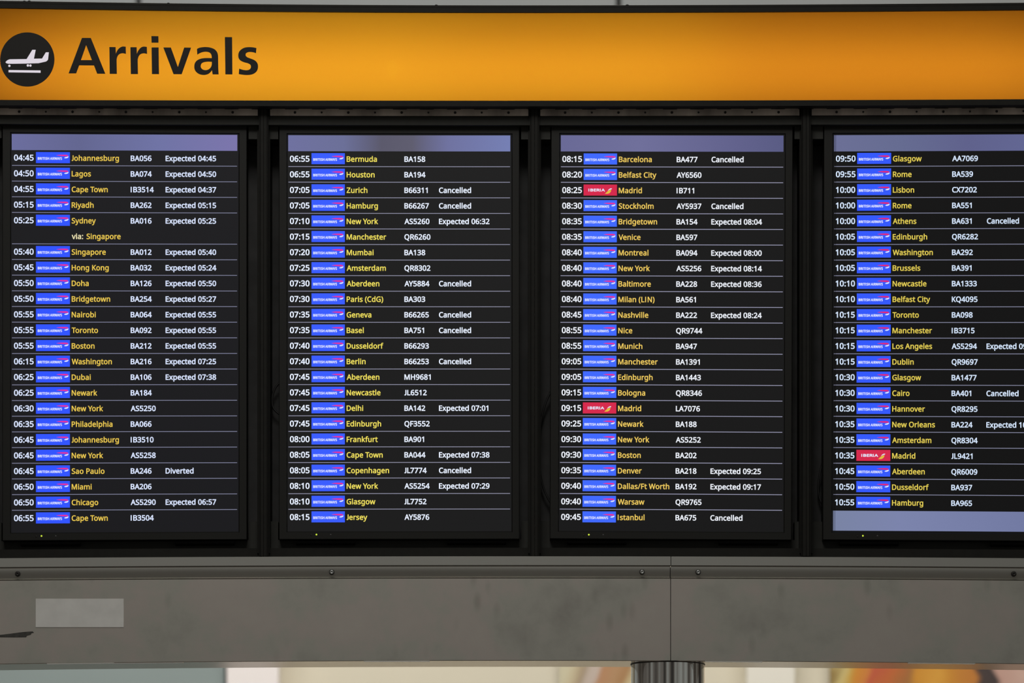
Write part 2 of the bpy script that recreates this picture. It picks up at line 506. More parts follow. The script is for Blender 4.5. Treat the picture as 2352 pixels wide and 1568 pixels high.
GLYPHS = json.loads(r'''
{"(":[420,[[56,384,57,441,61,497,68,553,78,608,90,662,106,715,124,766,146,817,170,865,198,912,228,957,262,1000,378,1000,332,933,292,862,258,788,230,710,209,630,193,550,184,468,181,385,182,331,186,278,193,224,203,171,216,118,231,66,249,16,269,-34,292,-83,318,-130,346,-177,377,-221,262,-221,228,-179,198,-135,170,-89,146,-41,124,8,106,59,90,111,78,164,68,218,61,273,57,328]]],
")":[420,[[364,384,363,328,359,273,352,218,342,164,330,111,315,59,296,8,275,-41,251,-89,223,-135,192,-179,158,-221,43,-221,74,-177,103,-130,128,-83,151,-34,172,16,189,66,205,118,217,171,227,224,234,278,238,331,239,385,238,440,234,495,227,550,217,604,205,657,189,710,172,761,151,812,128,862,102,910,74,956,42,1000,158,1000,192,957,223,912,251,865,275,817,296,766,315,715,330,662,342,608,352,553,359,497,363,441]]],
"-":[451,[[56,321,56,430,395,430,395,321]]],".":[375,[[101,76,107,120,126,148,154,164,186,169,220,164,249,148,268,120,275,76,268,32,249,3,220,-14,186,-20,154,-14,126,3,107,32]]],
"/":[521,[[507,1000,134,0,14,0,387,1000]]],"0":[801,[[732,501,731,442,728,386,722,334,714,284,700,224,680,170,656,123,627,82,592,48,553,21,507,2,456,-10,399,-14,329,-7,267,13,214,48,169,95,132,154,104,225,89,285,78,352,71,424,69,501,71,580,77,652,87,718,102,779,128,849,163,908,207,954,261,988,325,1009,399,1015,470,1009,532,988,585,954,631,908,668,849,696,779,712,718,723,652,730,580],[192,501,193,436,197,376,203,322,212,273,229,217,250,172,278,137,312,111,352,96,399,91,446,96,487,111,520,136,548,171,570,216,587,272,596,321,603,376,607,436,608,501,607,567,603,627,596,681,587,729,570,784,548,830,520,865,487,890,446,905,399,910,352,905,312,890,278,865,250,830,229,784,212,729,203,681,197,627,193,567]]],
"1":[801,[[497,0,377,0,377,699,377,768,380,820,382,871,342,833,296,794,189,707,125,790,395,1000,497,1000]]],"2":[801,[[728,0,67,0,67,102,329,367,377,415,419,460,457,501,488,540,514,579,535,617,550,656,559,697,562,741,556,792,540,833,513,866,477,890,434,904,385,909,339,906,296,898,257,884,220,865,182,841,144,814,78,896,105,918,134,938,165,957,197,973,231,987,267,999,305,1007,344,1012,385,1014,445,1010,498,1000,546,982,588,957,622,927,651,890,671,848,684,800,688,748,684,697,673,648,655,601,631,555,601,510,566,466,525,420,481,373,431,324,223,118,223,112,728,112]]],
"3":[801,[[690,766,688,723,679,685,665,650,646,619,622,593,593,570,560,552,523,537,483,527,483,521,557,506,616,481,662,445,695,400,715,346,721,284,717,229,703,177,681,130,649,88,607,52,555,24,510,7,459,-5,401,-12,338,-14,286,-13,238,-9,192,-2,148,8,105,22,63,41,63,155,106,136,151,120,199,107,247,97,293,92,339,90,420,95,485,113,533,142,566,182,586,230,592,287,589,326,578,360,560,389,534,412,502,431,464,445,419,455,368,462,312,464,216,464,216,569,314,569,366,571,412,579,452,592,486,610,514,633,536,659,552,689,561,722,564,758,559,803,543,840,515,870,479,893,434,906,382,910,348,909,316,906,286,900,244,887,205,870,130,826,69,910,107,937,151,961,201,983,256,1000,316,1011,381,1014,454,1010,518,996,571,975,614,944,657,893,682,834]]],
"4":[801,[[773,227,627,227,627,0,508,0,508,227,29,227,29,332,500,1006,627,1006,627,338,773,338],[508,653,509,719,511,776,513,827,515,874,510,874,482,817,450,765,150,338,508,338]]],
"5":[801,[[385,613,450,610,510,598,563,578,610,552,649,518,680,478,703,432,717,379,721,319,716,253,701,194,676,141,642,95,600,56,548,26,489,4,422,-10,347,-14,297,-12,249,-8,202,0,160,11,121,24,88,41,88,157,124,138,165,122,211,109,258,99,304,93,349,91,396,94,439,101,478,114,512,132,541,156,564,186,582,221,592,261,595,307,589,367,568,417,535,457,487,486,424,504,345,510,317,509,287,507,255,503,174,489,112,528,150,1000,651,1000,651,888,255,888,231,598,296,608,324,611,353,613]]],
"6":[801,[[77,427,78,485,82,542,89,598,99,653,113,706,130,757,152,805,179,849,211,890,249,926,293,956,342,981,399,999,463,1010,535,1014,600,1011,633,1007,658,1001,658,896,631,904,602,909,538,913,477,910,423,899,377,881,337,857,303,827,275,793,253,754,235,711,221,664,211,614,204,562,200,508,209,508,232,540,262,569,285,585,311,599,340,611,372,619,407,624,445,626,501,622,552,610,597,590,638,563,671,528,699,487,719,438,731,383,735,322,731,256,718,196,696,143,666,96,630,58,586,27,536,4,480,-9,417,-14,371,-11,326,-2,284,13,245,33,209,61,176,94,147,133,123,179,103,232,89,291,80,356],[416,90,471,96,519,115,559,146,589,191,607,250,613,322,608,381,592,432,565,473,528,505,479,523,420,529,378,526,340,517,305,502,275,482,250,459,229,433,214,404,205,376,202,346,203,315,208,285,215,255,225,226,239,198,256,172,275,149,298,129,323,112,351,100,382,92]]],
"7":[801,[[190,0,601,888,62,888,62,1000,732,1000,732,905,326,0]]],"8":[801,[[399,1014,456,1011,507,1002,555,987,596,966,631,939,660,906,682,868,695,824,699,775,696,736,687,701,673,669,654,641,631,614,604,590,574,568,542,548,508,529,548,509,586,487,620,463,652,437,679,408,701,377,718,342,728,303,731,259,727,206,713,157,690,114,660,77,622,45,576,20,524,1,467,-10,403,-14,335,-10,274,0,221,18,175,43,137,73,107,110,86,153,73,201,69,255,72,299,81,338,97,374,119,406,144,435,174,461,206,484,240,504,276,522,244,542,215,563,187,586,162,611,141,638,124,668,111,701,103,737,101,776,105,825,118,868,140,905,169,938,205,965,246,986,293,1002,344,1011],[189,254,195,208,212,167,241,132,282,106,335,89,401,84,463,89,515,106,557,132,587,168,605,210,611,258,608,289,599,318,585,344,565,368,541,390,512,410,479,429,442,447,401,464,378,472,339,454,305,435,275,415,249,393,228,370,211,345,199,317,191,287],[398,915,349,910,307,898,271,877,243,849,227,813,221,770,224,738,232,709,246,683,264,661,286,641,312,624,341,608,372,592,405,577,436,592,465,607,492,623,527,651,554,684,567,710,574,738,577,770,572,813,555,849,528,877,492,898,448,910]]],
"9":[801,[[728,573,727,516,723,459,716,403,707,347,693,294,675,243,653,195,626,151,594,110,556,74,512,44,462,19,405,1,341,-10,269,-14,204,-11,170,-6,143,0,143,105,170,98,202,92,266,87,328,90,382,101,428,119,467,143,501,172,529,207,552,245,570,288,584,335,594,385,600,437,604,490,595,490,571,459,542,431,519,415,493,401,464,389,432,381,396,376,357,374,302,378,252,390,207,410,166,437,133,471,106,513,86,561,74,615,70,676,74,743,88,803,110,857,140,904,177,942,221,973,272,996,328,1009,389,1014,436,1011,480,1002,522,987,562,965,598,938,630,905,659,865,683,819,702,768,717,709,725,644],[389,910,335,904,288,885,247,853,216,808,198,750,192,678,197,618,213,567,239,526,276,495,324,477,384,471,427,474,465,483,500,498,530,518,556,541,576,567,592,596,601,624,604,654,602,684,598,714,590,744,580,774,567,802,550,828,531,851,509,871,483,888,455,900,423,908]]],
":":[375,[[101,76,107,120,126,148,154,164,186,169,220,164,249,148,268,120,275,76,268,32,249,3,220,-14,186,-20,154,-14,126,3,107,32],[101,675,107,720,126,749,154,765,186,770,220,765,249,749,268,720,275,675,268,632,249,602,220,585,186,580,154,585,126,602,107,632]]],
"A":[895,[[763,0,643,310,246,310,127,0,0,0,391,1004,504,1004,894,0],[493,724,479,765,460,826,445,874,431,817,415,765,402,724,289,422,605,422]]],"B":[910,[[422,1000,510,997,586,986,651,969,705,945,747,912,777,869,795,816,801,752,799,714,791,680,779,648,763,619,741,594,715,572,684,554,650,540,611,531,611,524,651,515,689,503,725,487,756,467,783,442,805,412,822,376,831,333,835,284,830,227,816,175,793,130,761,90,721,58,673,33,618,15,556,4,487,0,136,0,136,1000],[447,574,524,579,582,593,623,616,650,648,666,688,671,738,664,788,645,827,613,856,566,876,504,888,427,892,262,892,262,574],[262,469,262,106,464,106,543,112,605,129,648,158,677,196,695,242,700,294,698,328,690,359,677,387,658,411,633,431,600,447,560,460,511,467,454,469]]],
"C":[885,[[564,903,513,900,465,891,420,876,379,855,343,828,311,796,283,759,261,716,242,669,229,617,221,560,218,500,221,440,228,385,240,333,257,286,287,230,325,183,372,146,427,118,491,102,563,97,606,98,648,102,688,108,727,116,765,125,803,136,803,27,765,14,726,4,687,-4,645,-10,597,-13,545,-14,472,-10,405,2,344,21,290,49,242,84,200,125,165,173,137,228,114,289,98,355,89,426,85,501,87,557,93,610,103,661,117,709,141,768,172,823,209,871,253,913,303,949,360,977,423,998,491,1010,566,1014,617,1012,666,1007,714,999,760,987,803,972,842,955,791,849,759,862,725,875,688,887,649,896,608,901]]],
"D":[1022,[[937,510,933,429,921,355,902,288,875,228,840,175,799,129,751,90,696,57,635,32,568,14,494,4,415,0,136,0,136,1000,444,1000,517,996,585,986,648,968,706,944,758,913,804,875,843,830,877,779,903,722,922,658,933,587],[804,506,801,569,793,627,779,678,760,724,726,776,683,818,631,851,570,874,502,888,426,892,262,892,262,108,398,108,493,114,575,133,645,164,702,208,747,264,779,332,798,413]]],
"E":[779,[[695,0,136,0,136,1000,695,1000,695,889,262,889,262,577,669,577,669,468,262,468,262,111,695,111]]],"F":[727,[[262,0,136,0,136,1000,695,1000,695,889,262,889,262,535,668,535,668,424,262,424]]],
"G":[1020,[[570,528,916,528,916,38,862,22,807,9,752,-1,695,-8,632,-13,564,-14,490,-10,421,2,359,21,303,48,252,83,209,124,172,172,141,226,117,287,99,352,89,424,85,500,89,576,101,646,120,712,147,772,181,826,222,874,270,915,324,950,385,978,452,998,525,1010,604,1014,659,1012,712,1007,763,999,811,987,858,972,902,955,854,846,817,861,777,875,735,887,690,896,644,901,597,903,539,900,486,891,437,876,392,854,340,817,296,771,262,715,242,668,228,616,220,560,217,500,219,442,227,388,239,337,256,289,286,233,327,185,377,146,421,124,472,108,530,98,594,95,636,96,673,98,706,102,790,119,790,416,570,416]]],
"H":[1038,[[901,0,775,0,775,466,262,466,262,0,136,0,136,1000,262,1000,262,577,775,577,775,1000,901,1000]]],"I":[490,[[145,0,145,1000,268,1000,268,0]]],
"J":[420,[[215,1000,338,1000,338,250,332,165,310,90,265,30,200,-8,120,-18,20,-5,35,100,90,88,140,95,180,125,205,180,215,250]]],"K":[867,[[867,0,718,0,364,478,262,388,262,0,136,0,136,1000,262,1000,262,507,347,602,434,697,704,1000,852,1000,455,564]]],
"L":[734,[[136,0,136,1000,262,1000,262,112,699,112,699,0]]],"M":[1270,[[577,0,248,877,242,877,247,805,251,711,252,606,252,0,136,0,136,1000,322,1000,630,181,636,181,950,1000,1134,1000,1134,0,1010,0,1010,615,1011,712,1015,803,1020,875,1014,875,681,0]]],
"N":[1064,[[929,0,782,0,246,831,241,831,246,754,250,660,252,559,252,0,136,0,136,1000,282,1000,815,172,821,172,817,239,813,338,811,436,811,1000,929,1000]]],
"O":[1094,[[1008,501,1007,445,1001,391,992,339,979,291,956,230,927,176,891,127,850,85,802,50,747,22,687,2,620,-10,548,-14,473,-10,404,2,343,23,289,51,240,86,199,128,164,176,135,231,113,291,101,340,92,392,87,446,85,503,89,577,98,647,114,712,136,772,164,826,199,874,241,916,289,951,344,979,406,999,474,1011,549,1015,621,1011,687,999,747,980,801,952,849,917,891,875,927,827,956,772,979,712,995,647,1005,577],[218,501,221,441,227,384,238,332,254,284,281,228,317,182,362,144,415,117,477,101,548,95,619,101,681,117,733,144,777,182,813,228,840,284,856,332,867,384,873,441,875,501,870,591,856,670,831,739,797,798,752,844,696,878,628,898,549,905,478,899,415,883,362,856,317,820,281,773,254,718,238,670,227,619,221,562]]],
"P":[847,[[401,1000,492,995,570,981,635,957,686,923,725,881,754,830,770,772,776,706,774,665,767,626,756,588,739,551,717,517,689,486,655,458,614,435,566,415,511,401,448,392,377,389,262,389,262,0,136,0,136,1000],[389,892,262,892,262,497,363,497,423,499,475,506,521,518,559,534,591,555,615,583,632,616,642,655,646,700,639,759,618,807,584,845,535,871,470,887]]],
"Q":[1094,[[1008,501,1006,442,1000,385,990,331,975,280,950,217,918,161,878,112,832,70,778,37,717,11,957,-238,776,-238,583,-13,565,-13,548,-14,473,-10,404,2,343,23,289,51,240,86,199,128,164,176,135,231,113,291,101,340,92,392,87,446,85,503,89,577,98,647,114,712,136,772,164,826,199,874,241,916,289,951,344,979,406,999,474,1011,549,1015,621,1011,687,999,747,980,801,952,849,917,891,875,927,827,956,772,979,712,995,647,1005,577],[218,501,221,441,227,384,238,332,254,284,281,228,317,182,362,144,415,117,477,101,548,95,619,101,681,117,733,144,777,182,813,228,840,284,856,332,867,384,873,441,875,501,870,591,856,670,831,739,797,798,752,844,696,878,628,898,549,905,478,899,415,883,362,856,317,820,281,773,254,718,238,670,227,619,221,562]]],
"R":[871,[[412,1000,490,996,558,986,617,968,666,944,706,912,737,874,758,828,772,776,776,716,773,665,763,621,746,583,725,550,700,521,672,498,641,478,609,462,576,448,850,0,703,0,461,413,262,413,262,0,136,0,136,1000],[405,891,262,891,262,520,412,520,486,525,545,541,590,568,621,605,639,653,646,710,643,751,634,786,620,815,599,839,573,858,541,873,502,883,457,889]]],
"S":[769,[[703,268,698,211,684,160,660,116,627,77,585,45,536,20,479,1,416,-10,346,-14,309,-13,273,-12,239,-8,206,-4,175,1,146,8,106,19,71,34,71,154,108,140,150,126,197,113,247,103,299,97,352,95,398,97,440,104,476,115,507,130,532,148,552,171,566,197,574,225,577,256,572,301,556,339,539,361,515,382,484,401,445,421,398,441,342,462,301,478,263,495,229,513,199,532,172,553,148,576,129,600,113,627,100,655,91,687,86,721,84,759,89,810,102,855,125,896,155,931,193,960,237,983,288,1000,343,1011,403,1014,457,1012,507,1007,555,999,599,987,641,974,679,958,640,850,604,864,567,877,527,888,486,897,444,902,401,903,361,901,326,895,296,885,259,863,232,834,217,798,211,758,217,711,232,674,249,652,272,632,301,613,337,595,379,576,430,556,486,534,535,511,579,487,616,460,647,431,672,398,689,360,700,317]]],
"T":[779,[[452,0,326,0,326,889,14,889,14,1000,763,1000,763,889,452,889]]],"U":[1024,[[896,353,892,286,878,224,854,166,821,114,779,70,726,34,680,13,628,-2,571,-11,507,-14,419,-8,343,11,278,43,223,88,181,142,150,205,132,276,126,356,126,1000,252,1000,252,352,259,276,281,213,317,162,368,125,434,103,514,95,571,99,620,110,662,128,696,153,724,183,745,219,760,260,769,304,772,353,772,1000,896,1000]]],
"V":[840,[[840,1000,483,0,357,0,0,1000,132,1000,357,359,384,280,404,208,420,140,436,209,457,282,483,361,707,1000]]],"W":[1303,[[1284,1000,1018,0,891,0,696,655,679,716,664,775,652,823,646,853,641,823,630,775,616,715,598,651,409,0,282,0,17,1000,148,1000,304,389,319,326,333,264,343,206,352,151,361,209,373,270,388,333,405,396,581,1000,711,1000,895,392,913,327,929,263,940,204,950,151,961,225,978,305,999,391,1153,1000]]],
"X":[821,[[815,0,672,0,408,434,139,0,6,0,338,521,27,1000,167,1000,412,608,658,1000,791,1000,482,524]]],"Y":[793,[[396,508,657,1000,793,1000,459,388,459,0,333,0,333,382,0,1000,137,1000]]],
"Z":[801,[[746,0,53,0,53,95,580,888,70,888,70,1000,732,1000,732,905,206,112,746,112]]],"a":[786,[[403,763,468,760,523,748,569,729,606,703,643,655,665,591,672,511,672,0,583,0,559,106,553,106,532,81,509,58,487,39,463,22,437,9,408,-1,377,-8,341,-13,301,-14,258,-11,217,-3,180,10,147,29,118,53,95,83,78,119,68,161,64,209,74,278,104,335,153,382,203,409,265,429,339,442,424,448,552,452,552,497,547,553,534,597,511,627,480,648,442,660,396,664,358,662,320,656,284,646,250,634,216,621,185,606,147,699,182,716,221,731,263,744,309,755,355,761],[440,363,356,355,291,340,246,318,216,288,198,251,192,207,196,169,209,138,230,115,258,99,291,89,329,85,389,91,442,109,487,138,522,179,543,233,550,300,550,367]]],
"b":[861,[[242,805,240,716,235,651,242,651,266,681,296,708,331,731,371,749,420,760,475,763,541,757,601,739,654,709,700,666,737,611,763,545,779,466,784,375,782,314,775,257,763,206,746,160,717,107,680,63,637,29,588,5,534,-9,475,-14,420,-10,371,0,331,18,296,41,266,67,242,95,232,95,207,0,119,0,119,1064,242,1064],[454,661,404,658,362,648,328,631,300,607,278,576,262,539,251,493,244,440,242,380,242,374,245,309,254,252,268,203,288,162,327,121,383,96,457,88,518,96,568,121,607,162,629,204,644,253,654,311,657,377,654,443,644,501,629,550,607,590,568,629,517,653]]],
"c":[672,[[420,-14,356,-9,297,4,243,27,195,59,154,101,121,153,102,198,88,250,80,308,77,371,80,437,89,497,103,550,123,597,158,649,200,692,249,724,304,747,364,760,429,765,466,763,503,759,539,753,573,744,601,735,626,724,588,622,510,646,466,654,426,657,378,653,337,643,301,625,271,600,247,568,228,529,215,484,207,432,204,373,207,316,215,265,228,220,247,181,271,150,300,125,334,107,374,96,419,92,458,94,494,98,527,105,558,114,586,124,613,136,613,27,587,15,560,5,530,-4,498,-9,461,-13]]],
"d":[861,[[385,-14,319,-8,259,10,207,41,161,83,124,138,98,205,82,283,77,374,82,465,98,544,125,611,162,666,208,709,260,740,320,759,387,765,424,763,458,758,489,750,529,733,564,710,594,683,619,654,627,654,623,708,619,765,619,1064,742,1064,742,0,643,0,625,101,619,101,594,70,564,43,529,19,488,1,457,-7,423,-12],[405,88,476,95,532,117,572,153,599,204,615,270,620,350,620,373,618,439,609,496,594,546,574,588,535,629,478,654,403,662,343,654,293,627,254,583,232,540,217,491,208,434,204,371,208,308,217,252,232,203,254,162,293,121,343,96]]],
"e":[790,[[409,765,470,760,526,746,575,723,618,691,653,651,681,604,702,551,714,491,718,426,718,352,204,352,213,273,235,209,270,158,317,121,375,98,444,91,490,93,532,97,571,104,608,115,646,127,685,143,685,35,647,20,609,7,571,-2,532,-9,487,-13,438,-14,370,-9,307,5,250,29,199,63,157,106,123,159,103,204,88,255,80,310,77,370,80,429,87,484,100,535,118,581,150,636,188,681,235,717,287,744,345,759],[408,664,353,658,306,639,268,607,239,564,218,512,207,450,590,450,587,491,581,528,570,562,555,591,535,616,511,637,481,652,447,661]]],
"f":[482,[[465,655,276,655,276,0,153,0,153,655,21,655,21,713,153,755,153,798,156,859,165,911,181,955,203,992,231,1021,265,1043,304,1059,347,1068,396,1071,439,1070,478,1064,542,1046,510,950,458,964,428,969,398,971,360,966,330,952,306,929,289,897,279,853,276,800,276,751,465,751]]],
"g":[861,[[385,765,433,762,478,752,519,737,557,715,590,686,620,651,627,651,644,751,742,751,742,-13,738,-80,726,-139,706,-191,677,-235,641,-271,595,-300,541,-320,478,-332,406,-336,353,-335,304,-331,257,-324,213,-315,173,-303,136,-289,136,-175,173,-192,215,-207,261,-218,309,-227,360,-232,413,-234,473,-228,524,-209,565,-177,596,-135,614,-83,620,-22,620,7,622,55,625,99,619,99,591,64,558,36,522,14,481,-2,436,-11,387,-14,318,-8,257,12,204,44,159,88,123,144,98,211,82,287,77,374,82,459,98,535,123,601,159,659,204,705,256,738,317,758],[402,661,362,657,326,646,295,627,268,602,245,569,228,529,215,483,207,431,204,373,208,307,217,250,233,201,256,160,295,120,345,95,405,87,441,88,474,93,503,102,540,120,570,148,586,171,599,198,609,228,616,263,620,302,622,345,622,374,619,438,612,493,599,539,580,577,556,608,527,632,491,648,449,658]]],
"h":[866,[[242,752,240,697,235,647,244,647,261,672,281,693,304,711,329,727,356,740,385,750,415,757,446,762,478,763,535,760,586,751,630,735,667,712,697,682,721,646,738,601,749,549,752,489,752,0,630,0,630,480,626,536,612,581,590,616,557,641,515,656,462,661,410,658,366,647,331,630,302,605,279,574,263,537,251,493,245,444,242,388,242,0,119,0,119,1064,242,1064]]],
"i":[361,[[242,751,242,0,119,0,119,751],[182,1032,209,1027,232,1013,248,989,254,954,248,919,232,895,209,880,182,875,154,880,130,895,114,919,109,954,114,989,130,1013,154,1027]]],
"j":[361,[[31,-336,-2,-335,-31,-331,-77,-319,-77,-220,-34,-230,15,-234,56,-228,90,-209,106,-188,116,-157,119,-116,119,751,242,751,242,-112,240,-157,232,-197,220,-232,202,-263,179,-289,151,-310,117,-324,77,-333],[109,954,114,989,130,1013,154,1027,182,1032,209,1027,232,1013,248,989,254,954,248,919,232,895,209,880,182,875,154,880,130,895,114,919]]],
"k":[748,[[241,508,239,450,235,387,241,387,266,419,300,461,331,497,570,751,714,751,410,430,735,0,587,0,326,350,241,276,241,0,119,0,119,1064,241,1064]]],
"l":[361,[[242,0,119,0,119,1064,242,1064]]],"m":[1310,[[943,765,1020,757,1084,736,1133,700,1161,662,1180,614,1192,557,1196,489,1196,0,1074,0,1074,483,1070,537,1058,582,1037,616,1008,641,969,656,922,661,856,654,804,633,765,598,739,550,724,488,718,415,718,0,597,0,597,483,595,520,589,553,580,582,559,617,529,641,505,652,476,659,443,661,396,658,356,647,324,630,297,605,277,575,261,538,251,495,244,445,242,389,242,0,119,0,119,751,218,751,237,648,244,648,270,684,302,714,338,736,378,752,406,759,435,763,465,765,520,761,568,751,610,734,645,710,673,678,695,639,702,639,730,678,764,710,805,734,849,751,895,761]]],
"n":[866,[[480,765,544,761,598,748,645,728,683,700,713,662,735,614,748,557,752,489,752,0,630,0,630,480,626,536,612,581,590,616,557,641,515,656,462,661,388,653,330,630,290,591,263,538,248,470,242,389,242,0,119,0,119,751,218,751,237,648,244,648,262,673,283,695,306,714,332,729,359,742,388,752,418,759,449,763]]],
"o":[847,[[772,377,769,317,761,261,747,211,729,165,705,124,677,88,645,57,608,32,567,12,521,-2,473,-11,422,-14,373,-11,328,-2,284,12,244,32,208,57,175,88,147,124,122,165,103,211,89,261,80,317,77,377,80,437,88,492,101,542,119,588,151,640,191,684,239,719,295,744,357,760,426,765,491,760,551,744,606,719,654,684,694,640,728,588,747,542,761,492,769,437],[204,377,207,320,215,269,228,223,246,183,270,150,300,123,335,104,377,92,424,88,472,92,513,104,549,123,579,150,603,183,621,223,634,269,642,320,644,377,642,434,634,484,620,529,602,568,578,601,548,627,513,646,471,657,423,661,353,653,298,627,256,585,234,544,217,495,208,440]]],
"p":[861,[[476,765,542,759,601,741,654,710,700,668,737,614,763,547,779,468,784,377,782,316,775,259,763,208,746,162,717,108,681,64,638,30,589,6,535,-9,475,-14,438,-12,404,-7,373,1,331,19,296,41,267,67,242,95,234,95,239,35,242,-28,242,-336,119,-336,119,751,220,751,237,648,242,648,267,679,296,707,331,731,372,749,403,758,438,763],[454,661,407,658,366,648,332,632,304,610,282,581,265,546,253,505,245,456,242,401,242,377,244,318,251,266,262,220,278,180,300,148,328,122,364,103,406,92,457,88,500,92,537,105,569,126,596,154,618,189,635,229,647,275,654,324,657,378,654,439,644,494,629,542,607,584,568,627,517,653]]],
"q":[861,[[619,-15,620,43,626,101,618,101,593,71,564,44,529,20,487,1,438,-10,382,-14,318,-8,259,10,207,41,162,83,125,138,98,205,82,283,77,374,79,436,87,492,99,544,116,590,146,643,182,686,225,721,275,745,328,760,387,765,442,761,490,750,531,731,566,707,596,679,620,648,626,648,644,751,742,751,742,-336,619,-336],[406,88,454,91,495,101,530,116,559,138,581,167,598,202,610,244,617,293,620,347,620,373,617,440,609,498,594,548,573,589,533,630,476,654,403,662,342,654,292,627,254,583,232,540,217,491,208,434,204,371,208,308,217,253,232,204,254,163,293,122,344,97]]],
"r":[578,[[469,765,515,763,557,756,542,643,502,650,461,653,418,648,378,634,341,613,308,583,289,560,273,534,260,504,250,472,244,438,242,401,242,0,119,0,119,751,220,751,234,613,239,613,256,641,276,666,297,690,320,711,346,729,374,744,404,756,436,762]]],
"s":[671,[[608,207,604,161,592,121,571,85,544,55,509,31,468,11,420,-3,367,-11,308,-14,258,-13,213,-8,173,-1,137,8,103,20,73,34,73,146,105,131,141,117,181,104,224,94,267,88,311,85,368,89,413,99,447,116,470,138,484,165,489,196,485,223,473,246,452,269,418,291,388,307,350,324,304,342,258,360,216,379,179,398,147,418,121,440,99,465,84,494,75,527,71,566,80,624,106,674,149,713,191,736,239,752,293,761,353,765,398,763,440,759,481,751,520,741,557,729,592,714,550,616,518,629,485,640,451,650,416,658,381,662,345,664,298,661,260,653,229,639,199,610,189,573,194,544,207,520,232,499,268,478,300,464,338,447,382,430,428,412,468,394,504,375,535,355,561,333,581,307,596,279,605,245]]],
"t":[506,[[370,87,427,92,475,102,475,8,451,-1,419,-8,383,-12,349,-14,311,-12,274,-5,240,6,209,23,182,47,160,77,143,115,132,162,129,218,129,655,22,655,22,714,130,763,179,923,252,923,252,751,469,751,469,655,252,655,252,221,256,180,267,146,285,120,309,101,337,90]]],
"u":[866,[[746,751,746,0,646,0,627,99,622,99,604,75,584,53,560,35,534,20,507,7,478,-2,447,-9,416,-13,384,-14,327,-11,277,-1,233,15,196,37,165,67,141,104,124,148,114,200,111,259,111,751,235,751,235,268,240,213,253,168,276,133,308,108,350,93,402,88,454,92,498,102,534,120,563,144,586,175,603,212,614,256,621,305,623,360,623,751]]],
"v":[711,[[284,0,0,751,132,751,291,308,315,239,338,167,352,109,357,109,373,168,397,241,420,308,580,751,711,751,426,0]]],"w":[1101,[[604,424,587,482,572,537,560,585,552,623,546,623,539,585,527,536,513,481,496,423,361,1,221,1,15,752,143,752,246,352,268,270,285,191,296,127,301,127,311,169,323,223,337,279,352,329,485,752,619,752,748,329,768,261,787,190,798,129,804,129,814,188,833,267,854,352,959,752,1085,752,877,1,732,1]]],
"x":[741,[[297,384,38,751,178,751,371,468,563,751,702,751,443,384,716,0,576,0,371,300,164,0,25,0]]],"y":[714,[[1,751,133,751,296,324,321,251,343,183,359,119,364,119,391,211,429,325,581,751,714,751,391,-104,372,-148,351,-189,328,-226,303,-259,274,-286,242,-307,205,-323,164,-333,118,-336,59,-333,15,-325,15,-227,53,-232,98,-235,138,-231,173,-219,202,-200,227,-173,248,-140,265,-102,304,-3]]],
"z":[658,[[604,0,55,0,55,81,458,655,78,655,78,751,594,751,594,658,196,95,604,95]]]," ":[364,[]]}
''')


def offset_loop(pts, e):
    n = len(pts)
    out = []
    for i in range(n):
        a, b, c = pts[i - 1], pts[i], pts[(i + 1) % n]
        d1 = Vector((b[0] - a[0], b[1] - a[1]))
        d2 = Vector((c[0] - b[0], c[1] - b[1]))
        if d1.length < 1e-9 or d2.length < 1e-9:
            out.append(b)
            continue
        d1.normalize()
        d2.normalize()
        n1 = Vector((-d1.y, d1.x))
        n2 = Vector((-d2.y, d2.x))
        s = n1 + n2
        if s.length < 0.3:
            s = n1
        s.normalize()
        k = 1.0 / max(0.5, s.dot(n1))
        out.append((b[0] + s.x * e * k, b[1] + s.y * e * k))
    return out


GCACHE = {}


def glyph(c, xs, e):
    key = (c, xs, e)
    if key not in GCACHE:
        adv, loops = GLYPHS[c]
        ls = []
        for l in loops:
            pts = [(l[i] / 1000 * xs, l[i + 1] / 1000) for i in range(0, len(l), 2)]
            pts = offset_loop(pts, e)
            ls.append([(x, y / (1 + 2 * e) + e / (1 + 2 * e)) for x, y in pts])
        fl, tr_ = tess(ls, True) if ls else ([], [])
        GCACHE[key] = (adv / 1000 * xs, [(v.x, v.y) for v in fl], tr_)
    return GCACHE[key]


def text_shape(s, cap, xs=0.912, e=0.03, width=None, track=0.02):
    """Lettering: flat points (x right from the left ink edge, y up from the base line) and triangles, in mm."""
    pts, tris, x = [], [], 0.0
    for i, c in enumerate(s):
        adv, gp, gt = glyph(c, xs, e)
        k = len(pts)
        pts += [((p[0] + x) * cap, p[1] * cap) for p in gp]
        tris += [tuple(a + k for a in t) for t in gt]
        x += adv + track
        pair = s[i:i + 2]
        x -= KERN.get(pair, 0) * xs
    lo = min(p[0] for p in pts)
    pts = [(p[0] - lo, p[1]) for p in pts]
    if width:
        w = max(p[0] for p in pts)
        pts = [(p[0] * width / w, p[1]) for p in pts]
    return pts, tris


KERN = {'Yo': .09, 'To': .11, 'Wo': .03, 'Wa': .04, 'Ve': .04, 'AY': .06, 'Ft': .0, 'rd': .01, 'Ra': .0, 'AA': -.01, 'L7': .05, 'P ': .02}

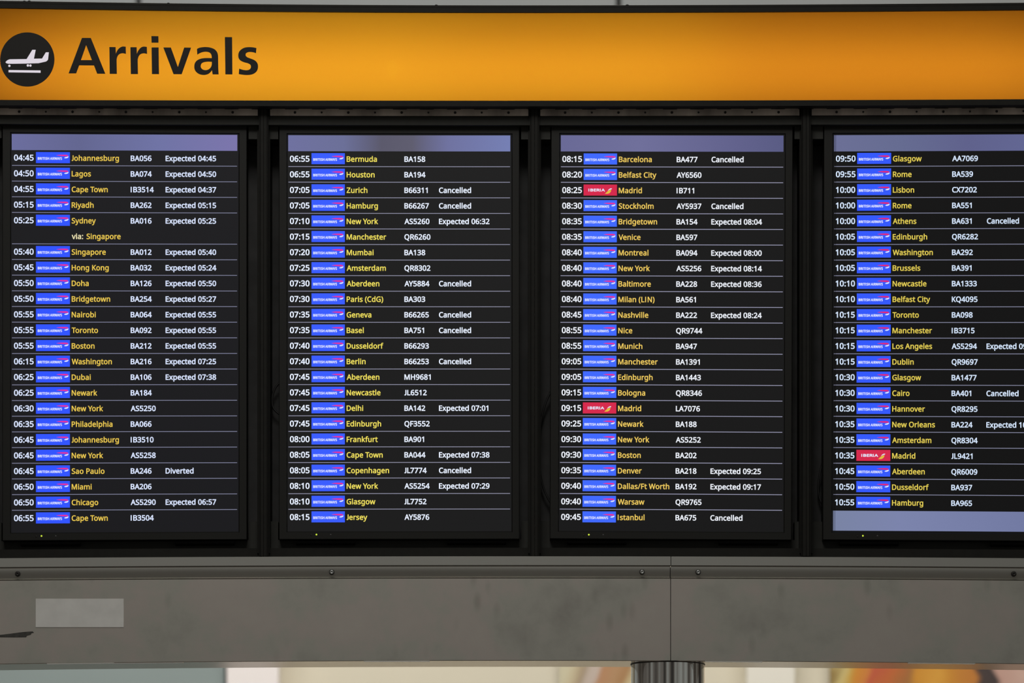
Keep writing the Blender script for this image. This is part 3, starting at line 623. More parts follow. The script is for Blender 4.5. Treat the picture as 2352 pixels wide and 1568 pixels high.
# ------------------------------------------------------------------ the hall behind and below
GREY_PANEL = noise_bump(mat('satin_grey_wall_panel', (0.42, 0.44, 0.44), 0.5, 0, 0.3), 2.0, 0, 0.03)
TEAL = noise_bump(mat('grey_green_laminate', (0.255, 0.305, 0.295), 0.5, 0, 0.3), 2.0, 0, 0.03)
CREAM = noise_bump(mat('cream_wall_paint', (0.72, 0.66, 0.52), 0.7, 0, 0.2), 1.2, 0, 0.05)
FLOOR = noise_bump(mat('pale_terrazzo', (0.30, 0.28, 0.26), 0.35, 0, 0.4), 40, 0, 0.25)
DARK = mat('dark_joint', (0.03, 0.03, 0.027), 0.7)


def struct(name, mb, m):
    return tag(mb.build(name, m), kind='structure')


BY = 6.0      # depth of the shop front behind the board


def bx(px, py=1550, y=BY):
    return P(px, py, y, False).x


struct('floor', MB().box(-9, -14, -0.1, 9, 8, 0), FLOOR)
struct('wall_back', MB().box(-7, BY + 0.10, 0, 7, BY + 0.30, 4.4), CREAM)

# upper wall of satin panels with dark open joints
seams = [318, 1421]
yy = 6.4
xs_ = [-6.0] + [bx(p, 5, yy) for p in seams] + [6.0]
hw = bx(324.5, 5, yy) - bx(318, 5, yy)
mb = MB()
for a, b in zip(xs_, xs_[1:]):
    mb.box(a + (hw if a > -6 else 0), yy, 4.4, b - (hw if b < 6 else 0), yy + 0.03, 6.6)
struct('wall_upper', mb, GREY_PANEL)
struct('trim_1', MB().box(-6, yy + 0.03, 4.4, 6, yy + 0.10, 6.6), DARK)

o = MB().box(bx(-420), BY - 0.02, 0, bx(516), BY + 0.10, 4.2).build('wall_panel', TEAL)
tag(o, 'large flat grey-green panel below the steel beam at the lower left', 'wall panel')
o = MB().box(bx(523), BY - 0.05, 0, bx(641), BY + 0.0995, 4.2).build(
    'pilaster', mat('white_gloss_panel', (0.90, 0.83, 0.80), 0.4))
tag(o, 'narrow bright white upright panel beside the grey-green panel', 'pilaster')
o = MB().box(bx(1716), BY + 0.02, 0, bx(1826), BY + 0.10, 4.2).build(
    'wall_board', mat('ivory_board', (0.80, 0.76, 0.66), 0.5))
tag(o, 'pale ivory upright board on the cream wall right of the steel column', 'board')


def poster_mat(name, stops, lean, noise):
    """Printed picture: soft colour fields side by side, leaning by lean, edges wandering with noise."""
    m = mat(name, (0.5, 0.4, 0.3), 0.5, 0, 0.3)
    n = m.node_tree.nodes
    l = m.node_tree.links
    t = n.new('ShaderNodeTexCoord')
    dp = n.new('ShaderNodeVectorMath')
    dp.operation = 'DOT_PRODUCT'
    dp.inputs[1].default_value = (1, 0, -lean)
    nz_ = n.new('ShaderNodeTexNoise')
    nz_.inputs['Scale'].default_value = 9
    nz_.inputs['Detail'].default_value = 1
    ad = n.new('ShaderNodeMath')
    ad.operation = 'MULTIPLY_ADD'
    ad.inputs[1].default_value = noise
    l.new(t.outputs['Object'], dp.inputs[0])
    l.new(t.outputs['Object'], nz_.inputs['Vector'])
    l.new(nz_.outputs['Fac'], ad.inputs[0])
    sh = n.new('ShaderNodeMath')
    sh.operation = 'ADD'
    sh.inputs[1].default_value = 0.8 * lean - 0.5 * noise
    l.new(dp.outputs['Value'], sh.inputs[0])
    l.new(sh.outputs['Value'], ad.inputs[2])
    r = n.new('ShaderNodeValToRGB')
    l.new(ad.outputs['Value'], r.inputs['Fac'])
    els = r.color_ramp.elements
    els[0].position, els[0].color = stops[0][0], (*lin(*stops[0][1]), 1)
    els[1].position, els[1].color = stops[-1][0], (*lin(*stops[-1][1]), 1)
    for p, c in stops[1:-1]:
        k = els.new(p)
        k.color = (*lin(*c), 1)
    l.new(r.outputs['Color'], n['Principled BSDF'].inputs['Base Color'])
    return m


def poster(name, px0, px1, z0, z1, m, label, y):
    root = empty(name, (bx(px0), y, z0), label, 'poster')
    w = bx(px1) - bx(px0)
    face = mesh_obj('printed_face', [(0, -0.012, 0), (w, -0.012, 0), (w, -0.012, z1 - z0), (0, -0.012, z1 - z0)], [(0, 1, 2, 3)], m, root)
    face.location = (0, 0, 0)
    bk = MB().box(0, -0.011, 0, w, 0.02, z1 - z0).build('backing_board', mat('poster_backing', (0.5, 0.48, 0.44), 0.6), root)
    bk.location = (0, 0, 0)
    return root


k1 = (bx(1400) - bx(1300)) / 100.0
st = [(1285, (205, 196, 165)), (1300, (200, 186, 152)), (1318, (176, 156, 126)), (1327, (165, 146, 122)), (1338, (193, 176, 162)), (1356, (195, 178, 165)),  # the darker tan stops paint a diagonal shadow into the print
      (1367, (180, 132, 94)), (1400, (178, 138, 98)), (1424, (166, 124, 80)), (1436, (190, 166, 122)), (1450, (206, 192, 154))]
poster('poster', 1285, 1453, 2.2, 3.35, poster_mat('brown_print_with_shadow', [((p - 1285) * k1, c) for p, c in st], 0.43, 0.03),
    'brown and pale poster on the cream wall just left of the steel column', BY + 0.08)
W2 = bx(2500) - bx(1908)
k2 = (bx(2000) - bx(1900)) / 100.0
st = [(1908, (150, 125, 70)), (1925, (205, 185, 120)), (1945, (200, 160, 70)), (1965, (205, 135, 40)), (1998, (205, 125, 55)), (2015, (190, 85, 55)),
      (2050, (190, 100, 45)), (2085, (160, 105, 50)), (2105, (205, 140, 40)), (2150, (215, 155, 55)), (2190, (200, 135, 40)), (2240, (190, 120, 45)),
      (2255, (70, 55, 50)), (2280, (60, 50, 48)), (2290, (190, 150, 135)), (2352, (200, 165, 150))]
poster('poster', 1908, 2500, 1.6, 3.5, poster_mat('orange_and_gold_print', [((p - 1908) * k2, c) for p, c in st], 0.0, 0.12),
       'long bright orange and gold poster at the lower right corner', BY + 0.06)

# ------------------------------------------------------------------ steel beam, two clad lengths
SEAM = 1540.3


def beam_length(px0, px1, screws, strips, label, dx):
    a, b = px0, px1
    zb = P(0, 1517, 0, False).z
    root = empty('beam_cladding', (P((a + b) / 2, 0).x, 0.075, zb), label, 'beam cladding', 'steel beam clad lengths')
    g = 0.75
    lo, hi = (a + g if a > 0 else a), (b - g if b < 2352 else b)
    # fascia and underside: one folded sheet
    MB().profile(lo, hi, [(1328, 0.0), (1515.5, 0.0), (1516.5, 0.001), (1516.5, 0.150), (1328, 0.150)]).build('fascia_panel', M['fascia'], root)
    MB().profile(lo, hi, [(1516.5, 0.0015), (1517, 0.0015), (1517, 0.150), (1516.5, 0.150)]).build('soffit_panel', M['soffit'], root)
    s1 = 0.8
    MB().profile(lo + s1 * dx, hi + s1 * dx, [(1277, 0.001), (1297.2, 0.001), (1297.2, 0.03), (1277, 0.14)]).build('ledge', M['ledge'], root)
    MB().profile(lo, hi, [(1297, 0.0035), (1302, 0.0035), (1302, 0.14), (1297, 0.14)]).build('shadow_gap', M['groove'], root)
    arc = [(1301.3 + 24.2 * k / 14, -0.0032 + 0.0078 * (k / 14) ** 2.2) for k in range(15)]
    prof = [(1301.3, 0.006)] + arc + [(1325.5, 0.14), (1301.3, 0.14)]
    MB().profile(lo - dx, hi - dx, prof).build('rail', M['rail'], root)
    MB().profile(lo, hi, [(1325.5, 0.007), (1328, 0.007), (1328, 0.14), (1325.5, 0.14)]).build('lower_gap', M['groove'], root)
    for px in screws:
        py = 1313.5
        c = P(px, py)
        q = MB().lathe_y((c.x, c.z), [(0.0, -0.0075), (0.0016, -0.0075), (0.0021, -0.0095), (0.0038, -0.0098), (0.0046, -0.0085), (0.0049, -0.0030)], 20)
        q.build('screw', M['screw'] if 100 < px < 2300 else M['screw_dark'], root, True)
        q = MB().disc_y((c.x, c.z), 0.0062, -0.0056, 0.0, 24)
        q.build('washer', M['screw_dark'], root)
    for (p0, p1, d) in strips:  # added strips stand in for glints of light along the lower edge
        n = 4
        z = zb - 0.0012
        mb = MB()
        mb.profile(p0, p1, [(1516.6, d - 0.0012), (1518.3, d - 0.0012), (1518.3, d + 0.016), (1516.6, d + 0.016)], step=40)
        mb.build('glint_strip', M['strip'], root)
    return root


# ------------------------------------------------------------------ round column under the beam
def column():
    c = P(1533.8, 1520, 0.085, False)
    zb = P(0, 1517, 0, False).z - 0.0005
    root = empty('support_column', (c.x, 0.085, 0), 'round polished steel column carrying the steel beam', 'column')
    MB().lathe_z((c.x, 0.085), [(0.0848, 0.0), (0.0848, zb)], 288).build('shaft', M['column'], root, True)
    MB().lathe_z((c.x, 0.085), [(0.0846, zb - 0.0022), (0.0862, zb - 0.0018), (0.0868, zb)], 128).build('collar', M['screw_dark'], root, True)
    MB().lathe_z((c.x, 0.085), [(0.0848, 0.0), (0.13, 0.0), (0.13, 0.012), (0.0848, 0.016)], 64).build('base_flange', M['column'], root, False)
    return root


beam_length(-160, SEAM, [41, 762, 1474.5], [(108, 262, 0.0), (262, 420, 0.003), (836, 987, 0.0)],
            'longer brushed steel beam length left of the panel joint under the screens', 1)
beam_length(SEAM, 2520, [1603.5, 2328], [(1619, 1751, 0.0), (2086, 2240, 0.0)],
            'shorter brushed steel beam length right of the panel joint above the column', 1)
column()

o = MB().slab(82, 1374.5, 284, 1440, -0.0016, 0.0, bowed=False)
o = o.build('blank_label', M['label'])
tag(o, 'blank pale grey rectangular label stuck on the steel beam', 'label')
o.location = (0, 0, 0)
shape = [(-30, 1461), (0, 1457.5), (22, 1455), (40, 1452.5), (58, 1450.5), (75, 1449.5), (78, 1452.5), (72, 1454), (71, 1457), (62, 1459.5), (60, 1463), (30, 1463.3), (0, 1463), (-30, 1464)]
fl, tri = tess([shape])
v = [P(p.x, p.y, -0.0006, False) for p in fl]
nn = len(v)
v += [Vector((p.x, 0.0, p.z)) for p in v]
fc = [t for t in tri] + [(i, (i + 1) % len(shape), (i + 1) % len(shape) + nn, i + nn) for i in range(len(shape))]
o = tag(mesh_obj('tape_scrap', v, fc, M['tape']), 'torn dark scrap of tape on the steel beam left of the grey label', 'tape')

# ------------------------------------------------------------------ illuminated sign
SX0, SX1 = -110, 2455


def sign():
    root = empty('arrivals_sign', (0, 0.09, P(0, 245).z), 'long orange backlit sign reading Arrivals across the top', 'sign')
    yb, yf = 0.20, -0.028
    # housing: open-fronted white-lined tray with a black outside
    mb = MB()
    mb.slab(SX0, 12.5, SX1, 17.5, -0.02, yb)                    # roof
    mb.slab(SX0, 234, SX1, 239, -0.02, yb)                      # floor
    mb.build('housing', M['frame'], root)
    mb = MB()
    mb.slab(SX0, 19, SX1, 21, -0.018, yb - 0.002)
    mb.slab(SX0, 231.6, SX1, 233.8, -0.018, yb - 0.002)
    mb.slab(SX0, 12, SX1, 239, yb, yb + 0.01)
    mb.slab(SX0 - 6, 12, SX0, 239, -0.018, yb)
    mb.slab(SX1, 12, SX1 + 6, 239, -0.018, yb)
    mb.build('lining', M['box_inside'], root)
    mb = MB()
    mb.slab(SX0 - 8, 18, SX1 + 8, 28.4, yf, -0.012)
    mb.slab(SX0 - 8, 231.2, SX1 + 8, 244, yf, 0.002)
    mb.slab(SX0 - 8, 28, SX0, 232, yf, -0.012, bowed=False)
    mb.slab(SX1, 28, SX1 + 8, 232, yf, -0.012, bowed=False)
    mb.build('frame', M['frame'], root)
    # acrylic face
    n = 24
    v, f = [], []
    for i in range(n + 1):
        px = SX0 + (SX1 - SX0) * i / n
        v += [P(px, 24, -0.020), P(px, 234, -0.020)]
    for i in range(n):
        f.append((2 * i, 2 * i + 1, 2 * i + 3, 2 * i + 2))
    mesh_obj('sign_panel', v, f, M['acrylic'], root)
    # vinyl lettering, outlines in mm
    Z = 14.253
    A_ = [([(105, 1335), (545, 172), (835, 172), (1312, 1348), (1043, 1345), (940, 1075), (455, 1070), (355, 1335)], [(683, 410), (870, 897), (513, 897)])]
    r1 = [(1442, 470), (1648, 470), (1655, 688), (1680, 625), (1720, 555), (1780, 495), (1850, 460), (1910, 452), (1980, 460), (1985, 697), (1930, 682), (1870, 676),
          (1800, 690), (1745, 725), (1705, 785), (1688, 850), (1682, 930), (1690, 1352), (1453, 1350)]
    r2 = [(135, 475), (340, 475), (348, 690), (375, 620), (420, 550), (470, 495), (530, 463), (590, 455), (675, 465), (682, 697), (620, 682), (560, 678), (490, 695),
          (435, 735), (400, 795), (382, 860), (377, 930), (385, 1357), (148, 1355)]
    i1 = [(822, 112), (1053, 115), (1057, 328), (828, 328)]
    i2 = [(828, 483), (1060, 483), (1073, 1360), (840, 1357)]
    v_ = [(1213, 485), (1462, 485), (1690, 1122), (1895, 487), (2124, 490), (1815, 1362), (1548, 1360)]
    a1 = [(290, 488), (360, 455), (450, 437), (550, 430), (660, 440), (760, 468), (830, 505), (885, 565), (918, 640), (928, 720), (930, 900), (935, 1100), (945, 1253),
          (762, 1253), (742, 1128), (705, 1180), (650, 1230), (570, 1262), (480, 1270), (390, 1255), (310, 1215), (250, 1155), (217, 1080), (212, 1000), (225, 925),
          (265, 860), (330, 810), (430, 775), (560, 760), (735, 762), (733, 710), (718, 650), (680, 605), (620, 580), (550, 573), (460, 585), (380, 615), (302, 660)]
    a2 = [(738, 875), (738, 940), (725, 1000), (695, 1055), (640, 1100), (570, 1122), (500, 1117), (445, 1088), (412, 1040), (408, 985), (430, 930), (480, 895), (560, 877), (640, 872)]
    l_ = [(1130, 132), (1347, 132), (1357, 1253), (1145, 1253)]
    s_ = [(2078, 462), (2065, 617), (1990, 592), (1900, 580), (1820, 588), (1765, 620), (1752, 665), (1770, 710), (1820, 745), (1900, 775), (1980, 805), (2060, 855),
          (2110, 925), (2127, 1000), (2120, 1080), (2085, 1160), (2020, 1220), (1930, 1258), (1810, 1272), (1680, 1265), (1547, 1243), (1558, 1078), (1640, 1107),
          (1740, 1125), (1820, 1122), (1880, 1095), (1910, 1045), (1908, 990), (1880, 950), (1810, 915), (1730, 895), (1650, 865), (1580, 820), (1540, 750),
          (1532, 670), (1550, 590), (1600, 520), (1690, 462), (1780, 438), (1880, 433), (1990, 442)]
    Z3 = 13.067
    letters = [('A', [A_[0][0], A_[0][1]], 150, Z), ('r', [r1], 150, Z), ('r', [r2], 290, Z), ('i', [i1, i2], 290, Z), ('v', [v_], 290, Z),
               ('a', [a1, a2], 430, Z3), ('l', [l_], 430, Z3), ('s', [s_], 430, Z3)]
    for ch, loops, ox, z in letters:
        ls = [smooth_poly([(ox + x / z, 75 + y / z) for x, y in lp]) for lp in loops]
        fl, tri = tess(ls)
        v = [P(p.x, p.y, -0.0206, False) for p in fl]
        o = mesh_obj('letter', v, tri, M['letter'], root)
        o['label'] = 'black letter ' + ch
    # landing aircraft pictogram
    c = P(62.7, 136.6, -0.0206, False)
    disc = MB().disc_y((c.x, c.z), 0.0622, -0.0207, -0.0201, 96).build('pictogram_disc', M['letter'], root)
    disc['label'] = 'black round pictogram disc'
    Zp = 11.615
    plane = [(147, 848), (165, 820), (210, 785), (262, 768), (710, 762), (862, 515), (953, 515), (905, 752), (1122, 748), (1222, 583), (1303, 580), (1283, 770),
             (1265, 800), (1225, 828), (1030, 872), (700, 882), (330, 887), (215, 885), (165, 870)]
    runway = [(228, 1055), (1083, 1065), (1083, 1128), (228, 1115)]
    loops = [plane, runway]
    for (x, y, r) in ((250, 943, 31), (743, 932, 32), (812, 935, 31)):
        loops.append([(x + r * math.cos(k * math.pi / 8), y + r * math.sin(k * math.pi / 8)) for k in range(16)])
    mb = MB()
    for lp in loops:
        fl, tri = tess([[(x / Zp, 70 + y / Zp) for x, y in lp]])
        mb.add([P(p.x, p.y, -0.0211, False) for p in fl], tri)
    o = mb.build('aeroplane_symbol', M['symbol'], disc)
    o['label'] = 'white landing aeroplane symbol over a runway line'
    # bolt heads and cable tie ends along the top edge
    for (px, w, h) in ((55, 8, 3.0), (66, 9, 3.5), (386, 8, 3.2), (1002, 9, 3.2), (1441, 10, 3.4)):
        t = 11.8
        c = P(px, t, -0.01)
        prof = [(0.0, h), (w * 0.25, h * 0.95), (w * 0.42, h * 0.55), (w * 0.5, -1.0)]
        MB().lathe_z((c.x, 0.0), [(r / 1000, c.z + zz / 1000) for r, zz in prof], 16).build('bolt', M['screw_dark'], root, True)
    # fluorescent tubes inside the light box
    def tube(px0, px1, py, power, color, size=0.03):
        a, b = P(px0, py, 0.11, False), P(px1, py, 0.11, False)
        area_light('sign_tube_light', ((a.x + b.x) / 2, 0.11, a.z), ((a.x + b.x) / 2, -1, a.z), b.x - a.x, size, power, color)
    for t in TUBES:
        tube(*t)
    return root


TUBES = [(-30, 2440, 182, 1.46, (1, 0.82, 0.74)), (250, 1560, 190, 0.58, (0.86, 1.42, 1.0))]
sign()

# ------------------------------------------------------------------ screen cabinets, one bay per monitor
BAYS = [   # left post, right post (outer edges), monitor outer edges, screen edges
    dict(x0=-30, x1=605.2, bz=(6.5, 566), sc=(27, 545), hinge=(-14, 592), shear=0.0, rot=0.0, word='leftmost'),
    dict(x0=605.8, x1=1227.3, bz=(642, 1192), sc=(662, 1172), hinge=(620.5, 1213.5), shear=0.0, rot=0.0, word='second'),
    dict(x0=1228.1, x1=1851.2, bz=(1267, 1820), sc=(1288.2, 1799.6), hinge=(1241, 1836), shear=0.0033, rot=0.0033, word='third'),
    dict(x0=1852.0, x1=2475, bz=(1893.5, 2446), sc=(1915.8, 2427), hinge=(1864.5, 2462), shear=0.0028, rot=0.0, word='rightmost'),
]
MY = 0.03   # depth of the monitor fronts


def cabinet(b, label):
    zb = P(0, 1277, 0).z
    root = empty('screen_cabinet', (P((b['x0'] + b['x1']) / 2, 0).x, 0.11, zb), label, 'cabinet', 'black screen cabinets')
    x0, x1 = b['x0'], b['x1']
    MB().slab(x0 + 1, 250, x1 - 1, 1276, 0.125, 0.135, step=300, xflat=True).build('back_panel', M['recess'], root)
    b0, b1 = b['bz']
    for nm, t0, t1, c0, c1, yf in (('top_rail', 266, 287.2, 287.2, 320, 0.034), ('bottom_rail', 1238.5, 1258, 1196, 1238.5, 0.062)):
        mb = MB()
        mb.slab(x0 + 8, t0, x1 - 8, t1, min(yf, 0.014) if nm == 'top_rail' else yf, 0.11, step=200, xflat=True)
        mb.slab(x0 + 8, c0, b0 - 3, c1, yf, 0.11, step=200)
        mb.slab(b1 + 5, c0, x1 - 8, c1, yf, 0.11, step=200)
        mb.build(nm, M['inner'], root)
    MB().slab(x0 + 8, 1257.5, x1 - 8, 1276.9, 0.035, 0.20, step=200, xflat=True).build('sill', M['frame'], root)
    MB().slab(x0 + 1, 244.6, x1 - 1, 249.8, 0.004, 0.20, step=200, xflat=True).build('header', M['frame'], root)
    MB().slab(x0 + 8, 249.5, x1 - 8, 268, 0.012, 0.20, step=200, xflat=True).build('hinge_rail', M['frame'], root)
    # side posts: stepped profile, a narrow front rib between two grooves
    for s, xa in ((1, x0), (-1, x1)):
        mb = MB()
        mb.slab(min(xa, xa + s * 7.2), 246, max(xa, xa + s * 7.2), 1276.5, 0.002, 0.21, bowed=False)
        mb.slab(min(xa + s * 7.2, xa + s * 8.6), 246, max(xa + s * 7.2, xa + s * 8.6), 1276.5, 0.012, 0.21, bowed=False)
        mb.slab(min(xa + s * 8.6, xa + s * 10.2), 246, max(xa + s * 8.6, xa + s * 10.2), 1276.5, 0.004, 0.21, bowed=False)
        mb.slab(min(xa + s * 10.2, xa + s * 14.5), 250, max(xa + s * 10.2, xa + s * 14.5), 1270, 0.03, 0.21, bowed=False)
        mb.build('side_post', M['frame'], root)
    # piano hinge: leaf with alternating knuckles and a row of screws
    h0, h1 = b['hinge']
    mb = MB()
    mb.slab(h0, 251.6, h1, 265.8, 0.0075, 0.0122, step=100)
    k = 0
    px = h0 + 4
    while px < h1 - 4:
        e1 = min(px + 31, h1)
        if k % 2 == 0:
            a, c = P(px, 249.9, 0.008), P(e1 - 1, 249.9, 0.008)
            mb.tube([a, c], 0.0022, 8)
        px = e1
        k += 1
    hg = mb.build('piano_hinge', M['hinge'], root)
    px = h0 + (57 if h0 > 0 else 58)
    nn_ = 0
    while px < h1 - 10:
        c = P(px, 258.6, 0.0075)
        r = 0.0031 if nn_ % 2 == 0 else 0.0023
        q = MB().lathe_y((c.x, c.z), [(0.0, 0.0068), (r * 0.45, 0.0066), (r * 0.55, 0.0058), (r * 0.9, 0.0060), (r, 0.0076)], 14)
        q.build('screw', M['screw_dark'], hg, True)
        px += 61.3
        nn_ += 1
    return root


for b, lab in zip(BAYS, ('black cabinet bay around the leftmost screen of flights from 04:45', 'black cabinet bay around the screen of flights from 06:55',
                         'black cabinet bay around the screen of flights from 08:15', 'black cabinet bay around the rightmost screen of flights from 09:50')):
    cabinet(b, lab)

# ------------------------------------------------------------------ flight data
BA, IB = 'BA', 'IB'
F1 = '''04:45|Johannesburg|BA056|Expected 04:45
04:50|Lagos|BA074|Expected 04:50
04:55|Cape Town|IB3514|Expected 04:37
05:15|Riyadh|BA262|Expected 05:15
05:25|Sydney|BA016|Expected 05:25
via|Singapore||
05:40|Singapore|BA012|Expected 05:40
05:45|Hong Kong|BA032|Expected 05:24
05:50|Doha|BA126|Expected 05:50
05:50|Bridgetown|BA254|Expected 05:27
05:55|Nairobi|BA064|Expected 05:55
05:55|Toronto|BA092|Expected 05:55
05:55|Boston|BA212|Expected 05:55
06:15|Washington|BA216|Expected 07:25
06:25|Dubai|BA106|Expected 07:38
06:25|Newark|BA184|
06:30|New York|AS5250|
06:35|Philadelphia|BA066|
06:45|Johannesburg|IB3510|
06:45|New York|AS5258|
06:45|Sao Paulo|BA246|Diverted
06:50|Miami|BA206|
06:50|Chicago|AS5290|Expected 06:57
06:55|Cape Town|IB3504|'''
F2 = '''06:55|Bermuda|BA158|
06:55|Houston|BA194|
07:05|Zurich|B66311|Cancelled
07:05|Hamburg|B66267|Cancelled
07:10|New York|AS5260|Expected 06:32
07:15|Manchester|QR6260|
07:20|Mumbai|BA138|
07:25|Amsterdam|QR8302|
07:30|Aberdeen|AY5884|Cancelled
07:30|Paris (CdG)|BA303|
07:35|Geneva|B66265|Cancelled
07:35|Basel|BA751|Cancelled
07:40|Dusseldorf|B66293|
07:40|Berlin|B66253|Cancelled
07:45|Aberdeen|MH9681|
07:45|Newcastle|JL6512|
07:45|Delhi|BA142|Expected 07:01
07:45|Edinburgh|QF3552|
08:00|Frankfurt|BA901|
08:05|Cape Town|BA044|Expected 07:38
08:05|Copenhagen|JL7774|Cancelled
08:10|New York|AS5254|Expected 07:29
08:10|Glasgow|JL7752|
08:15|Jersey|AY5876|'''
F3 = '''08:15|Barcelona|BA477|Cancelled
08:20|Belfast City|AY6560|
08:25|Madrid|IB711||I
08:30|Stockholm|AY5937|Cancelled
08:35|Bridgetown|BA154|Expected 08:04
08:35|Venice|BA597|
08:40|Montreal|BA094|Expected 08:00
08:40|New York|AS5256|Expected 08:14
08:40|Baltimore|BA228|Expected 08:36
08:40|Milan (LIN)|BA561|
08:45|Nashville|BA222|Expected 08:24
08:55|Nice|QR9744|
08:55|Munich|BA947|
09:05|Manchester|BA1391|
09:05|Edinburgh|BA1443|
09:15|Bologna|QR8346|
09:15|Madrid|LA7076||I
09:25|Newark|BA188|
09:30|New York|AS5252|
09:30|Boston|BA202|
09:35|Denver|BA218|Expected 09:25
09:40|Dallas/Ft Worth|BA192|Expected 09:17
09:40|Warsaw|QR9765|
09:45|Istanbul|BA675|Cancelled'''
F4 = '''09:50|Glasgow|AA7069|
09:55|Rome|BA539|
10:00|Lisbon|CX7202|
10:00|Rome|BA551|
10:00|Athens|BA631|Cancelled
10:05|Edinburgh|QR6282|
10:05|Washington|BA292|
10:05|Brussels|BA391|
10:10|Newcastle|BA1333|
10:10|Belfast City|KQ4095|
10:15|Toronto|BA098|
10:15|Manchester|IB3715|
10:15|Los Angeles|AS5294|Expected 09:58
10:15|Dublin|QR9697|
10:30|Glasgow|BA1477|
10:30|Cairo|BA401|Cancelled
10:30|Hannover|QR8295|
10:35|New Orleans|BA224|Expected 10:15
10:35|Amsterdam|QR8304|
10:35|Madrid|JL9421||I
10:45|Aberdeen|QR6009|
10:50|Dusseldorf|BA937|
10:55|Hamburg|BA965|'''


def bar_mat(name, stops):
    """Header strip of a screen: plain emitted colour with an uneven old backlight."""
    m = bpy.data.materials.new(name)
    m.use_nodes = True
    n = m.node_tree.nodes
    l = m.node_tree.links
    n.clear()
    o = n.new('ShaderNodeOutputMaterial')
    e = n.new('ShaderNodeEmission')
    t = n.new('ShaderNodeTexCoord')
    s = n.new('ShaderNodeSeparateXYZ')
    r = n.new('ShaderNodeValToRGB')
    els = r.color_ramp.elements
    els[0].position, els[0].color = stops[0][0], (*lin(*stops[0][1]), 1)
    els[1].position, els[1].color = stops[-1][0], (*lin(*stops[-1][1]), 1)
    for p, c in stops[1:-1]:
        k = els.new(p)
        k.color = (*lin(*c), 1)
    l.new(t.outputs['Generated'], s.inputs['Vector'])
    l.new(s.outputs['X'], r.inputs['Fac'])
    l.new(r.outputs['Color'], e.inputs['Color'])
    l.new(e.outputs['Emission'], o.inputs['Surface'])
    return m


MON = [
    dict(data=F1, white=(218, 229, 255), yellow=(232, 198, 82), blue=(52, 86, 255), line=(132, 134, 160), lcd=(26, 26, 30), e=0.038,
         cols=(31.9, 82.6, 160.6, 164.0, 299.5, 379.7), row0=365.2, step=35.75, head=(310.6, 347.2), foot=None, led=(95.3, 1230.4, 128),
         bar=[(0, (108, 110, 158)), (0.3, (100, 103, 145)), (0.65, (112, 116, 165)), (1, (124, 118, 172))],
         label='leftmost arrivals monitor listing flights from 04:45 to 06:55'),
    dict(data=F2, white=(232, 240, 255), yellow=(240, 223, 96), blue=(60, 94, 255), line=(150, 150, 172), lcd=(27, 27, 28), e=0.038,
         cols=(665.6, 715.5, 792.0, 795.6, 928.2, 1007.6), row0=365.7, step=35.72, head=(311.0, 347.6), foot=None, led=(726.8, 1227.2, 759.5),
         bar=[(0, (112, 114, 160)), (0.25, (108, 112, 152)), (0.42, (92, 90, 108)), (0.56, (96, 94, 112)), (0.72, (112, 115, 160)), (1, (118, 128, 180))],
         label='arrivals monitor listing flights from 06:55 to 08:15, second from the left'),
    dict(data=F3, white=(238, 242, 250), yellow=(238, 202, 96), blue=(66, 106, 255), line=(160, 160, 186), lcd=(23, 23, 24), e=0.036,
         cols=(1291.6, 1340.8, 1417.5, 1421.0, 1553.8, 1633.8), row0=366.6, step=35.72, head=(311.3, 348.4), foot=None, led=(1352.5, 1227.5, 1385.5),
         bar=[(0, (106, 106, 150)), (0.35, (112, 112, 155)), (0.8, (98, 98, 140)), (1, (90, 92, 132))],
         label='arrivals monitor listing flights from 08:15 to 09:45, third from the left'),
    dict(data=F4, white=(212, 228, 250), yellow=(226, 204, 86), blue=(54, 90, 252), line=(138, 140, 165), lcd=(16, 16, 17), e=0.038,
         cols=(1919.9, 1969.0, 2047.0, 2050.5, 2186.6, 2266.7), row0=366.1, step=35.73, head=(311.6, 348.8), foot=(1170.6, 1216.4), led=(1982.0, 1230.0, 2015.5),
         bar=[(0, (108, 112, 150)), (0.3, (102, 108, 145)), (0.6, (96, 98, 140)), (1, (100, 105, 150))],
         label='rightmost arrivals monitor listing flights from 09:50 to 10:55'),
]


def quad(px0, py0, px1, py1, y, T, n=1):
    v, f = [], []
    for i in range(n + 1):
        px = px0 + (px1 - px0) * i / n
        for py in (py0, py1):
            v.append(P(*T(px, py), y))
    for i in range(n):
        f.append((2 * i, 2 * i + 1, 2 * i + 3, 2 * i + 2))
    return v, f


LOGO_PINK = [(46, 7.4), (52, 6.4), (58, 6.0), (66, 5.9), (70.5, 6.3), (72.8, 7.2), (73.0, 8.6), (72.0, 9.4), (68, 9.5), (60, 9.1), (53, 8.3)]
LOGO_WHITE = [(63.8, 13.3), (66.5, 11.5), (70, 10.7), (73.6, 9.4), (73.6, 11.3), (71.5, 13.2), (68, 14.1), (65.5, 13.9)]
IB_WHITE = [(55.8, 14.3), (58, 11.2), (61, 9.2), (64, 8.6), (65.5, 9.0), (64.2, 10.8), (61.5, 11.4), (58.5, 12.6)]
IB_GOLD = [(49.4, 20.9), (53, 17.6), (57, 14.2), (60.5, 12.9), (63.6, 12.1), (63.4, 14.3), (61.4, 18), (57.5, 20.6), (53, 21.1)]


